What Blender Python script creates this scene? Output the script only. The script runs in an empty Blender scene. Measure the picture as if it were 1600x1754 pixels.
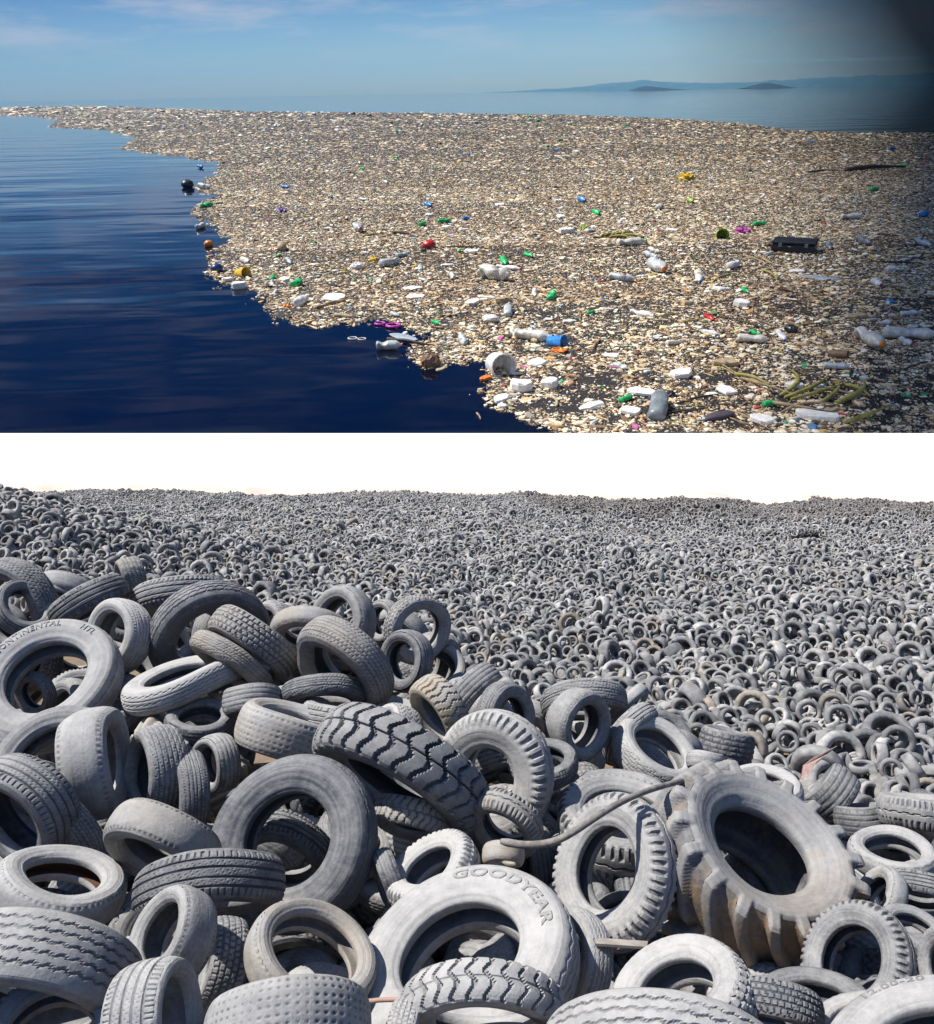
SHADE_SHEET = True; HAZE = True; EXPOSURE = 0.53
import bpy, math, random
import numpy as np
from mathutils import Vector, Matrix
rng = np.random.default_rng(7)
random.seed(7)
SC = bpy.context.scene
COL = SC.collection
# ------------------------------------------------------------------ camera
FPX = 1500.0                 # focal length for a picture 1600 wide
CAMH = 73.0                  # camera height above the sea
PITCH = math.radians(25.68)
ROLL = math.atan(29 / 1600)
X0 = np.array([1.0, 0, 0]); F = np.array([0, math.cos(PITCH), -math.sin(PITCH)])
U0 = np.array([0, math.sin(PITCH), math.cos(PITCH)])
U = math.cos(ROLL) * U0 + math.sin(ROLL) * X0
R = math.cos(ROLL) * X0 - math.sin(ROLL) * U0
CAM = np.array([0, 0, CAMH])
cam = bpy.data.cameras.new('camera'); co = bpy.data.objects.new('camera', cam); COL.objects.link(co)
cam.sensor_fit = 'HORIZONTAL'; cam.sensor_width = 36; cam.lens = 36 * FPX / 1600
cam.clip_start = 0.05; cam.clip_end = 500000
co.matrix_world = Matrix(((R[0], U[0], -F[0], 0), (R[1], U[1], -F[1], 0), (R[2], U[2], -F[2], CAMH), (0, 0, 0, 1)))
SC.camera = co
def L2W(x, y, z):            # hillside frame (across, along the slope, off the slope) -> world
    x = np.asarray(x, float)[..., None]; y = np.asarray(y, float)[..., None]; z = np.asarray(z, float)[..., None]
    return CAM + x * R + y * F + z * U
def ray(px, py):
    d = F * FPX + R * (px - 800) + U * (877 - py)
    return d
def sea_at(px, py, z=0.0):
    px = np.asarray(px, float); py = np.asarray(py, float)
    d = F * FPX + R * (px[..., None] - 800) + U * (877 - py[..., None])
    t = (z - CAMH) / d[..., 2]
    return CAM + d * t[..., None]
SUNL = np.array([-.56, -.14, .82]); SUN = SUNL[0] * R + SUNL[1] * F + SUNL[2] * U; SUN /= np.linalg.norm(SUN)
# ------------------------------------------------------------------ mesh helpers
def mk(name, V, faces, mat=None, parent=None, smooth=True, fattr=None, cattr=None, link=True):
    """V (n,3); faces: list of (m,k) int arrays"""
    me = bpy.data.meshes.new(name)
    V = np.ascontiguousarray(V, dtype=np.float32)
    faces = [np.asarray(f, dtype=np.int32) for f in faces if len(f)]
    me.vertices.add(len(V)); me.vertices.foreach_set('co', V.ravel())
    nl = sum(f.size for f in faces); nf = sum(len(f) for f in faces)
    me.loops.add(nl); me.loops.foreach_set('vertex_index', np.concatenate([f.ravel() for f in faces]))
    me.polygons.add(nf)
    tot = np.concatenate([np.full(len(f), f.shape[1], np.int32) for f in faces])
    st = np.concatenate([[0], np.cumsum(tot)[:-1]]).astype(np.int32)
    me.polygons.foreach_set('loop_start', st)
    me.polygons.foreach_set('use_smooth', np.full(nf, bool(smooth)))
    me.update(calc_edges=True); me.validate()
    if fattr:
        for k, a in fattr.items():
            at = me.attributes.new(k, 'FLOAT', 'POINT'); at.data.foreach_set('value', np.asarray(a, np.float32).ravel())
    if cattr is not None:
        at = me.attributes.new('tone', 'FLOAT_COLOR', 'POINT')
        c = np.ones((len(V), 4), np.float32); c[:, :3] = cattr; at.data.foreach_set('color', c.ravel())
    if mat: me.materials.append(mat)
    if not link: return me
    o = bpy.data.objects.new(name, me); COL.objects.link(o)
    if parent: o.parent = parent
    return o
def inst(name, me, parent=None):
    o = bpy.data.objects.new(name, me); COL.objects.link(o)
    if parent: o.parent = parent
    return o
def tag(o, label=None, cat=None, group=None, kind=None):
    if label: o['label'] = label
    if cat: o['category'] = cat
    if group: o['group'] = group
    if kind: o['kind'] = kind
    return o
def thing(name, M, label, cat, group=None):
    o = bpy.data.objects.new(name, None); COL.objects.link(o); o.empty_display_size = .2
    o.matrix_world = M
    return tag(o, label, cat, group)
def ringquads(na, npf, closed_prof=False):
    i = np.arange(na); j = np.arange(npf if closed_prof else npf - 1)
    I, J = np.meshgrid(i, j, indexing='ij'); I2 = (I + 1) % na; J2 = (J + 1) % npf
    return np.stack([I * npf + J, I2 * npf + J, I2 * npf + J2, I * npf + J2], -1).reshape(-1, 4)
def tube(pts, rad, n=8, cap=True):
    pts = np.asarray(pts, float); rad = np.broadcast_to(rad, len(pts))
    V = []; up = np.array([0, 0, 1.0])
    for k in range(len(pts)):
        t = pts[min(k + 1, len(pts) - 1)] - pts[max(k - 1, 0)]; t /= np.linalg.norm(t) + 1e-9
        a = np.cross(t, up)
        if np.linalg.norm(a) < .1: a = np.cross(t, [1, 0, 0])
        a /= np.linalg.norm(a); b = np.cross(t, a)
        for q in range(n):
            an = 2 * math.pi * q / n
            V.append(pts[k] + rad[k] * (math.cos(an) * a + math.sin(an) * b))
    V = np.array(V); Q = []
    for k in range(len(pts) - 1):
        for q in range(n):
            q2 = (q + 1) % n; Q.append((k * n + q, k * n + q2, (k + 1) * n + q2, (k + 1) * n + q))
    fs = [np.array(Q)]
    if cap: fs.append(np.array([list(range(n))[::-1], [(len(pts) - 1) * n + q for q in range(n)]]))
    return V, fs
def lathe(prof, n=20):       # prof [(z, r)], axis = local X
    prof = np.array(prof, float); a = np.linspace(0, 2 * math.pi, n, endpoint=False)
    V = np.zeros((n, len(prof), 3)); V[:, :, 0] = prof[None, :, 0]
    V[:, :, 1] = np.cos(a)[:, None] * prof[None, :, 1]; V[:, :, 2] = np.sin(a)[:, None] * prof[None, :, 1]
    return V.reshape(-1, 3), [ringquads(n, len(prof))]
def smoothnoise(x, y, seed=0, sc=1.0):
    x = np.asarray(x) * sc; y = np.asarray(y) * sc; r = np.random.default_rng(seed).random((64, 64))
    xi = np.floor(x).astype(int); yi = np.floor(y).astype(int); fx = x - xi; fy = y - yi
    fx = fx * fx * (3 - 2 * fx); fy = fy * fy * (3 - 2 * fy)
    g = lambda a, b: r[a % 64, b % 64]
    return (g(xi, yi) * (1 - fx) + g(xi + 1, yi) * fx) * (1 - fy) + (g(xi, yi + 1) * (1 - fx) + g(xi + 1, yi + 1) * fx) * fy
# ------------------------------------------------------------------ materials
def newmat(name):
    m = bpy.data.materials.new(name); m.use_nodes = True; nt = m.node_tree
    return m, nt, nt.nodes, nt.links, nt.nodes['Principled BSDF']
def nd(ns, t, **kw):
    n = ns.new(t)
    for k, v in kw.items():
        if k.startswith('i_'): n.inputs[k[2:].replace('_', ' ')].default_value = v
        else: setattr(n, k, v)
    return n
def math_(nt, op, a, b=None, clamp=False):
    n = nt.nodes.new('ShaderNodeMath'); n.operation = op; n.use_clamp = clamp
    for i, v in enumerate((a, b)):
        if v is None: continue
        if isinstance(v, (int, float)): n.inputs[i].default_value = v
        else: nt.links.new(v, n.inputs[i])
    return n.outputs[0]
def mixc(nt, fac, a, b, mode='MIX'):
    n = nt.nodes.new('ShaderNodeMix'); n.data_type = 'RGBA'; n.blend_type = mode
    for i, v in ((0, fac), (6, a), (7, b)):
        if isinstance(v, (int, float)): n.inputs[i].default_value = v
        elif isinstance(v, tuple): n.inputs[i].default_value = (*v, 1) if len(v) == 3 else v
        else: nt.links.new(v, n.inputs[i])
    return n.outputs[2]
def noise(nt, vec, scale, detail=4, rough=.55):
    n = nt.nodes.new('ShaderNodeTexNoise'); n.inputs['Scale'].default_value = scale
    n.inputs['Detail'].default_value = detail; n.inputs['Roughness'].default_value = rough
    if vec is not None: nt.links.new(vec, n.inputs['Vector'])
    return n.outputs['Fac']
def ramp(nt, fac, pts):
    n = nt.nodes.new('ShaderNodeValToRGB'); e = n.color_ramp.elements
    while len(e) < len(pts): e.new(.5)
    for k, (p, c) in enumerate(pts): e[k].position = p; e[k].color = (*c, 1) if len(c) == 3 else c
    nt.links.new(fac, n.inputs[0]); return n.outputs[0]
def oattr(nt, name):
    n = nt.nodes.new('ShaderNodeAttribute'); n.attribute_type = 'OBJECT'; n.attribute_name = name; return n.outputs['Fac']
def gattr(nt, name, col=False):
    n = nt.nodes.new('ShaderNodeAttribute'); n.attribute_name = name; return n.outputs['Color' if col else 'Fac']
DARK = (.072, .077, .090); DUST = (.44, .43, .415)
def rubber(name, liner=False, letters=False):
    m, nt, ns, L, P = newmat(name)
    tc = ns.new('ShaderNodeTexCoord'); ob = tc.outputs['Object']
    geo = ns.new('ShaderNodeNewGeometry')
    # object coordinates shifted per tyre so no two share a stain
    sh = nd(ns, 'ShaderNodeVectorMath', operation='ADD'); L.new(ob, sh.inputs[0])
    cb = ns.new('ShaderNodeCombineXYZ'); L.new(oattr(nt, 'seed'), cb.inputs[0]); L.new(cb.outputs[0], sh.inputs[1])
    v = sh.outputs[0]
    n1 = noise(nt, v, 3.2, 6, .6); n2 = noise(nt, v, 34, 5, .65); n3 = noise(nt, v, 11, 8, .7)
    sx = ns.new('ShaderNodeSeparateXYZ'); L.new(ob, sx.inputs[0])
    rad = math_(nt, 'SQRT', math_(nt, 'ADD', math_(nt, 'POWER', sx.outputs[0], 2), math_(nt, 'POWER', sx.outputs[1], 2)))
    cr = ns.new('ShaderNodeCombineXYZ'); L.new(math_(nt, 'MULTIPLY', rad, 70), cr.inputs[0]); L.new(math_(nt, 'MULTIPLY', n1, 1.5), cr.inputs[1]); L.new(oattr(nt, 'seed'), cr.inputs[2])
    n4 = noise(nt, cr.outputs[0], 1.0, 3, .6)      # concentric mould lines and scuffs
    sn = ns.new('ShaderNodeSeparateXYZ'); L.new(geo.outputs['Normal'], sn.inputs[0])
    up = math_(nt, 'MULTIPLY', math_(nt, 'SUBTRACT', sn.outputs[2], .45), .34)   # settled dust lies on the faces that look up
    f = math_(nt, 'ADD', oattr(nt, 'dust'), math_(nt, 'MULTIPLY', math_(nt, 'SUBTRACT', n1, .5), .75))
    f = math_(nt, 'ADD', f, math_(nt, 'MULTIPLY', math_(nt, 'SUBTRACT', n3, .5), .80))
    f = math_(nt, 'ADD', f, math_(nt, 'MULTIPLY', math_(nt, 'SUBTRACT', n4, .5), .40))
    f = math_(nt, 'ADD', f, math_(nt, 'MULTIPLY', math_(nt, 'SUBTRACT', n2, .5), .50))
    f = math_(nt, 'ADD', f, up)
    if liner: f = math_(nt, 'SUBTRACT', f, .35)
    f = math_(nt, 'SUBTRACT', f, math_(nt, 'MULTIPLY', gattr(nt, 'groove'), .38), True)  # grooves darkened: the shade inside them is painted into the colour
    if letters: f = math_(nt, 'MULTIPLY', f, .72)
    c = mixc(nt, f, DARK, DUST)
    warm = noise(nt, v, 1.7, 3)
    c = mixc(nt, math_(nt, 'MULTIPLY', oattr(nt, 'tan'), ramp(nt, warm, [(.35, (0, 0, 0)), (.65, (1, 1, 1))])), c, (.36, .29, .20))
    if liner: c = mixc(nt, math_(nt, 'MULTIPLY', oattr(nt, 'rust'), 1.0), c, (.13, .05, .018))
    mudf = math_(nt, 'MULTIPLY', oattr(nt, 'mud'), ramp(nt, math_(nt, 'ADD', math_(nt, 'ADD', n3, math_(nt, 'MULTIPLY', gattr(nt, 'groove'), .05)), math_(nt, 'MULTIPLY', gattr(nt, 'low'), .22)), [(.50, (0, 0, 0)), (.72, (1, 1, 1))]))
    c = mixc(nt, mudf, c, mixc(nt, n2, (.12, .08, .045), (.33, .24, .15)))
    L.new(c, P.inputs['Base Color'])
    L.new(math_(nt, 'ADD', .62, math_(nt, 'MULTIPLY', f, .3)), P.inputs['Roughness'])
    P.inputs['Specular IOR Level'].default_value = .4
    b = nd(ns, 'ShaderNodeBump', i_Strength=.55, i_Distance=.006)
    L.new(math_(nt, 'ADD', math_(nt, 'ADD', n2, n3), math_(nt, 'MULTIPLY', n4, .8)), b.inputs['Height']); L.new(b.outputs[0], P.inputs['Normal'])
    return m
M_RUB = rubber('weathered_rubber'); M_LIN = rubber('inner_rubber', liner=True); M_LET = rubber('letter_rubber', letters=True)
# tyre rubber of the merged far field: one tone per tyre
m, nt, ns, L, P = newmat('field_rubber'); M_FIELD = m
tc = ns.new('ShaderNodeTexCoord')
nn = noise(nt, tc.outputs['Object'], 5.0, 4)
L.new(mixc(nt, 1.0, gattr(nt, 'tone', True), ramp(nt, nn, [(.3, (.55, .55, .56)), (.7, (1.25, 1.25, 1.24))]), 'MULTIPLY'), P.inputs['Base Color'])
P.inputs['Roughness'].default_value = .8
def simple(name, col, rough=.6, nsc=8, var=.25, bump=0, metal=0, trans=0, spec=.5, col2=None):
    m, nt, ns, L, P = newmat(name); tc = ns.new('ShaderNodeTexCoord')
    n = noise(nt, tc.outputs['Object'], nsc, 6, .6)
    c2 = col2 or tuple(c * (1 - var) for c in col)
    L.new(ramp(nt, n, [(.35, c2), (.65, tuple(min(1, c * (1 + var * .4)) for c in col))]), P.inputs['Base Color'])
    P.inputs['Roughness'].default_value = rough; P.inputs['Metallic'].default_value = metal
    P.inputs['Transmission Weight'].default_value = trans; P.inputs['Specular IOR Level'].default_value = spec
    if bump:
        b = nd(ns, 'ShaderNodeBump', i_Strength=bump, i_Distance=.02); L.new(n, b.inputs['Height']); L.new(b.outputs[0], P.inputs['Normal'])
    return m
# ------------------------------------------------------------------ tyres
def frac(x): return x - np.floor(x)
def tri(x): return np.abs(frac(x) * 2 - 1) * 2 - 1
def tread_depth(kind, s, th):
    """0 = top of the rubber, 1 = bottom of a groove; s across -1..1, th around 0..1"""
    d = np.zeros(np.broadcast(s, th).shape); a = np.abs(s)
    gro = lambda c, w: np.clip((w - np.abs(s - c)) / w * 2, 0, 1)
    if kind == 'rib':
        for c in (-.62, -.22, .22, .62): d = np.maximum(d, gro(c, .06))
        d = np.maximum(d, (a > .72) * (frac(th * 64) < .28) * .7)
        d = np.maximum(d, (a < .6) * (frac(th * 80 + s * 2) < .15) * .3)
    elif kind == 'fine':
        for c in (-.72, -.43, -.14, .14, .43, .72): d = np.maximum(d, gro(c, .045) * .8)
        d = np.maximum(d, (frac(th * 76 + a * 1.5) < .2) * .55)
    elif kind == 'block':
        for c in (-.6, -.2, .2, .6): d = np.maximum(d, gro(c + .03 * 0, .07))
        k = np.floor((s + 1) * 2.5)
        d = np.maximum(d, (frac(th * 46 + k * .37 + s * .4) < .26) * .95)
    elif kind == 'zig':
        for c in (-.66, -.33, 0, .33, .66):
            q = c + .045 * tri(th * 44 + c); d = np.maximum(d, np.clip((.05 - np.abs(s - q)) / .05 * 2, 0, 1) * .8)
    elif kind == 'lug':
        d = np.maximum(d, (a > .42) * (frac(th * 46 + (s > 0) * .5) < .42) * np.clip((a - .42) * 8, 0, 1))
        q = .07 * tri(th * 23); d = np.maximum(d, np.clip((.06 - np.abs(s - q)) / .06 * 2, 0, 1))
    elif kind == 'wave':
        d = np.maximum(d, (frac(th * 30 + .22 * np.sin(s * 5.2)) < .22) * 1.0)
        d = np.maximum(d, np.clip((.05 - a) / .05, 0, 1) * .8)
    elif kind == 'ag':
        ph = frac(th * 18 + (s > 0) * .5 - (1 - a) ** 1.3 * 1.15)
        lug = (np.clip((.50 - ph) * 11, 0, 1) * np.clip(ph * 11, 0, 1)) * np.clip((a + .08) * 9, 0, 1)
        d = 1 - lug
    elif kind == 'chev':
        d = np.maximum(d, (frac(th * 34 + .9 * np.abs(tri(s * .9 + .25))) < .34) * 1.0)
    elif kind == 'dots':
        d = np.maximum(d, (frac(th * 58) < .32) * (frac(s * 3.4 + .2) < .30) * .9)
    elif kind == 'worn':
        d = np.maximum(d, (a > .84) * (frac(th * 60) < .45) * .8)
        d = np.maximum(d, gro(.3, .03) * .25 + gro(-.3, .03) * .25)
    return d
GD = dict(rib=.019, fine=.013, block=.019, zig=.015, lug=.027, wave=.030, ag=.066, chev=.024, dots=.012, worn=.010)
def deform(V, rs, amt, dent=None):
    th = np.arctan2(V[:, 1], V[:, 0]); r = np.hypot(V[:, 0], V[:, 1])
    a1, a2, a3 = rs.random(3) * 6.28
    k = 1 + amt * (.028 * np.cos(2 * (th - a1)) + .010 * np.cos(3 * (th - a2)))
    if dent:
        for (da, dw, dd) in dent:
            u = (th - da + math.pi) % (2 * math.pi) - math.pi; k = k - dd * np.exp(-(u / dw) ** 2)
    V[:, 0] *= k; V[:, 1] *= k
    V[:, 2] += amt * .03 * r * np.cos(2 * (th - a3)) + amt * .012 * r * np.cos(3 * th - a1)
    return V
def side_profile(W, rh, kind, n=20, Rr=.5):
    h = Rr - rh; cr = .035 * h / .2 if kind != 'ag' else .05
    if kind == 'ag': cr = .035
    tw = W * (.485 if kind == 'ag' else .43 if kind in ('rib', 'fine', 'block', 'worn', 'chev') else .46); bw = W * .36
    t = np.linspace(0, 1, n); rs = Rr - cr
    r = rs + (rh - rs) * t; base = tw + (bw - tw) * t
    bul = (W / 2 - (tw + bw) / 2) * 1.05 * np.sin(np.pi * np.clip(t * 1.02, 0, 1)) ** .75
    z = base + bul
    z += .0035 * ((t > .08) & (t < .13)) + .003 * ((t > .34) & (t < .37)) + .006 * ((t > .80) & (t < .86)) - .003 * ((t > .66) & (t < .69))
    return r, z, tw, bw, rs, cr
def tyre_parts(kind, W, rh, na, nsn, seed=0, amt=1.0, dent=None, npf=20):
    rs_ = np.random.default_rng(seed)
    r, z, tw, bw, rsh, cr = side_profile(W, rh, kind, npf)
    out = {}
    th = np.arange(na) / na; ang = th * 2 * math.pi; c, s_ = np.cos(ang)[:, None], np.sin(ang)[:, None]
    sv = np.linspace(-1, 1, nsn)[None, :]
    d = tread_depth(kind, sv, th[:, None])
    wear = .75 + .25 * np.sin(ang * 2 + seed)[:, None] * np.cos(sv * 2 + seed)
    nzw = smoothnoise(th[:, None] * 30 + seed, sv * 3 + seed + 0 * th[:, None], seed % 7, 1.0)
    if kind not in ('ag',): wear = wear * np.clip(.45 + nzw, .3, 1)
    wear = wear + (1 - wear) * np.abs(sv) ** 5
    rad = .5 - cr * np.abs(sv) ** 3 - GD[kind] * d * wear
    zz = sv * tw * (1 + 0 * rad)
    V = np.stack([rad * c, rad * s_, zz + 0 * rad], -1).reshape(-1, 3)
    low = np.clip(-np.sin(ang)[:, None] + 0 * rad, 0, 1)
    out['tread'] = (deform(V, np.random.default_rng(seed + 1), amt, dent), ringquads(na, nsn), d.ravel(), low.ravel())
    ns2 = na if kind in ('lug', 'ag', 'wave') else max(64, na // 2)
    th2 = np.arange(ns2) / ns2; an2 = th2 * 2 * math.pi; c2, s2 = np.cos(an2)[:, None], np.sin(an2)[:, None]
    for sg in (1, -1):
        rr = np.broadcast_to(r[None, :], (ns2, npf)).copy(); z2 = np.broadcast_to(z[None, :], (ns2, npf)).copy()
        dd = tread_depth(kind, np.array([[sg * 1.0]]), th2[:, None]); t = np.linspace(0, 1, npf)[None, :]
        lugreach = {'lug': .24, 'wave': .2, 'ag': .42, 'block': .10, 'chev': .14}.get(kind, .06)
        fd = np.clip(1 - t / lugreach, 0, 1) ** .7 * np.clip(t / .06, 0, 1)
        if kind == 'ag': rr -= GD[kind] * dd * np.clip(1 - t / .30, 0, 1); z2 -= .030 * dd * fd
        else: rr -= GD[kind] * dd * np.clip(1 - t / .12, 0, 1); z2 -= {'lug': .016, 'wave': .012}.get(kind, .005) * dd * fd
        # bead turns inwards
        ex_r = np.array([rh - .004, rh - .004, rh + .002]); ex_z = np.array([bw - .008, bw - .03, bw - .05])
        rr = np.concatenate([rr, np.broadcast_to(ex_r, (ns2, 3))], 1); z2 = np.concatenate([z2, np.broadcast_to(ex_z, (ns2, 3))], 1)
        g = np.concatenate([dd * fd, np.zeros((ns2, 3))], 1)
        V = np.stack([rr * c2, rr * s2, sg * z2], -1).reshape(-1, 3)
        q = ringquads(ns2, npf + 3)
        if sg > 0: q = q[:, ::-1] if False else q
        low2 = np.clip(-np.sin(an2)[:, None] + 0 * rr, 0, 1)
        out['side%d' % sg] = (deform(V, np.random.default_rng(seed + 1), amt, dent), q, g.ravel(), low2.ravel())
    nl = max(48, na // 3); th3 = np.arange(nl) / nl * 2 * math.pi; u = np.linspace(0, 1, 15)
    zz = np.cos(u * math.pi) ; zin = np.sign(zz) * np.abs(zz) ** .55 * (bw - .05)
    bulge = np.sin(u * math.pi)
    zin = zin * (1 + .25 * np.sin(u * math.pi * 2) * np.sign(zz) * 1.0)
    zin = np.clip(zin, -(W / 2 - .02), W / 2 - .02)
    rin = rh + .002 + (.5 - cr - GD[kind] - .03 - rh) * np.clip(bulge, 0, 1) ** .6
    V = np.stack([rin[None] * np.cos(th3)[:, None], rin[None] * np.sin(th3)[:, None], np.broadcast_to(zin[None], (nl, 15))], -1).reshape(-1, 3)
    out['liner'] = (deform(V, np.random.default_rng(seed + 1), amt, dent), ringquads(nl, 15), np.zeros(len(V)), np.zeros(len(V)))
    return out
def build_meshes(kind, W, rh, na, nsn, seed, amt=1, dent=None):
    P_ = tyre_parts(kind, W, rh, na, nsn, seed, amt, dent); res = []
    for key, nm in (('tread', 'tread'), ('side1', 'sidewall'), ('side-1', 'sidewall'), ('liner', 'inner_liner')):
        V, q, g, lo = P_[key]
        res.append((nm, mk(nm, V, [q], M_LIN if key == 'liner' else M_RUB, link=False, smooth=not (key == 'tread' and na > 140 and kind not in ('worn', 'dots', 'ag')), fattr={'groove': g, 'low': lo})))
    return res
def orient(pos, n, scale, spin=0.0, upv=None):
    n = np.asarray(n, float) / np.linalg.norm(n); a = U - n * (U @ n)
    if np.linalg.norm(a) < .05: a = R - n * (R @ n)
    a /= np.linalg.norm(a); b = np.cross(n, a)        # local Y = a (up the slope), local X = a x n
    x = np.cross(a, n)
    cs, sn_ = math.cos(spin), math.sin(spin)
    ex = cs * x + sn_ * a; ey = -sn_ * x + cs * a
    M = Matrix.Identity(4)
    for i in range(3):
        M[i][0] = ex[i] * scale; M[i][1] = ey[i] * scale; M[i][2] = n[i] * scale; M[i][3] = pos[i]
    return M
def face_normal(px, py, ratio, dirdeg):
    d = ray(px, py); d = d / np.linalg.norm(d)
    rt = np.cross(d, U); rt /= np.linalg.norm(rt); u2 = np.cross(rt, d)
    s = math.sqrt(max(0, 1 - ratio * ratio)); a = math.radians(dirdeg)
    return s * math.cos(a) * rt + s * math.sin(a) * u2 - ratio * d
DROW = [(960, 9.8), (1030, 9.0), (1100, 8.1), (1200, 7.0), (1300, 6.1), (1400, 5.3), (1500, 4.6), (1600, 4.0), (1700, 3.5), (1800, 3.1), (1900, 2.85)]
def drow(py): return float(np.interp(py, [a for a, b in DROW], [b for a, b in DROW]))
N_TYRES = 0
def add_tyre(name, px, py, maj, ratio, dirdeg, kind, W, hole, dist, dust, label, group='tyres of the foreground heap', seed=None,
             tan=0., mud=0., rust=0., dent=None, meshes=None, amt=1., spin=0.):
    """px,py = middle of the visible face; maj = its outer diameter in picture units at that distance"""
    global N_TYRES; N_TYRES += 1
    seed = N_TYRES if seed is None else seed
    d = ray(px, py); d = d / np.linalg.norm(d); depth = dist
    dia = maj * depth / FPX
    p = CAM + ray(px, py) / FPX * depth
    n = face_normal(px, py, ratio, dirdeg); p = p - n * (W * dia * .48)
    root = thing(name, orient(p, n, dia, spin), label, 'tyre', group)
    if meshes is None:
        na = int(np.clip(maj * 1.15, 110, 300)); nsn = int(np.clip(maj * W * .55, 17, 45))
        if kind in ('ag',): na, nsn = 330, 41
        meshes = build_meshes(kind, W, hole / 2, na, nsn, seed, amt, dent)
    sd = random.random() * 50
    for nm, me in meshes:
        o = inst(nm, me, root)
        o['seed'] = sd; o['dust'] = float(dust); o['tan'] = float(tan); o['mud'] = float(mud) * (.4 if nm == 'sidewall' else 1.); o['rust'] = float(rust)
    return root
def sidewall_text(root, txt, W, hole, size, r0, ang0, kind='zig', bold=.012, squash=1.0, seed=0, dust=.8, amt=1.):
    """lettering raised from the sidewall, bent round the axle; ang0 = angle of its middle (90 = top)"""
    cu = bpy.data.curves.new('t', 'FONT'); cu.body = txt; cu.size = 1; cu.offset = bold; cu.align_x = 'CENTER'; cu.resolution_u = 3
    cu.space_character = 1.12; cu.extrude = .0
    ob = bpy.data.objects.new('t', cu); COL.objects.link(ob)
    dg = bpy.context.evaluated_depsgraph_get(); dg.update()
    me = bpy.data.meshes.new_from_object(ob.evaluated_get(dg)); bpy.data.objects.remove(ob)
    import bmesh
    bm = bmesh.new(); bm.from_mesh(me)
    for _ in range(3):
        es = [e for e in bm.edges if e.calc_length() > .12]
        if es: bmesh.ops.subdivide_edges(bm, edges=es, cuts=1)
    bmesh.ops.triangulate(bm, faces=bm.faces)
    g = bmesh.ops.extrude_face_region(bm, geom=bm.faces[:]); top = {v for v in g['geom'] if isinstance(v, bmesh.types.BMVert)}
    r, z, *_ = side_profile(W, hole / 2, kind, 20)
    for v in bm.verts:
        a = math.radians(ang0) - v.co.x * size * squash / r0; rr = r0 + (v.co.y - .35) * size
        zz = float(np.interp(-rr, -r, z)) + (.0042 if v in top else -.002)
        v.co = Vector((rr * math.cos(a), rr * math.sin(a), zz))
    bm.normal_update(); me2 = bpy.data.meshes.new('lettering'); bm.to_mesh(me2); bm.free()
    V = np.array([v.co[:] for v in me2.vertices]); V = deform(V, np.random.default_rng(seed + 1), amt)
    me2.vertices.foreach_set('co', V.astype(np.float32).ravel()); me2.materials.append(M_LET)
    o = bpy.data.objects.new('lettering', me2); COL.objects.link(o)
    sw = [c for c in root.children if c.name.startswith('sidewall')][0]
    o.parent = sw; o['seed'] = 3.; o['dust'] = dust; o['tan'] = 0.; o['mud'] = 0.; o['rust'] = 0.
    return o
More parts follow.
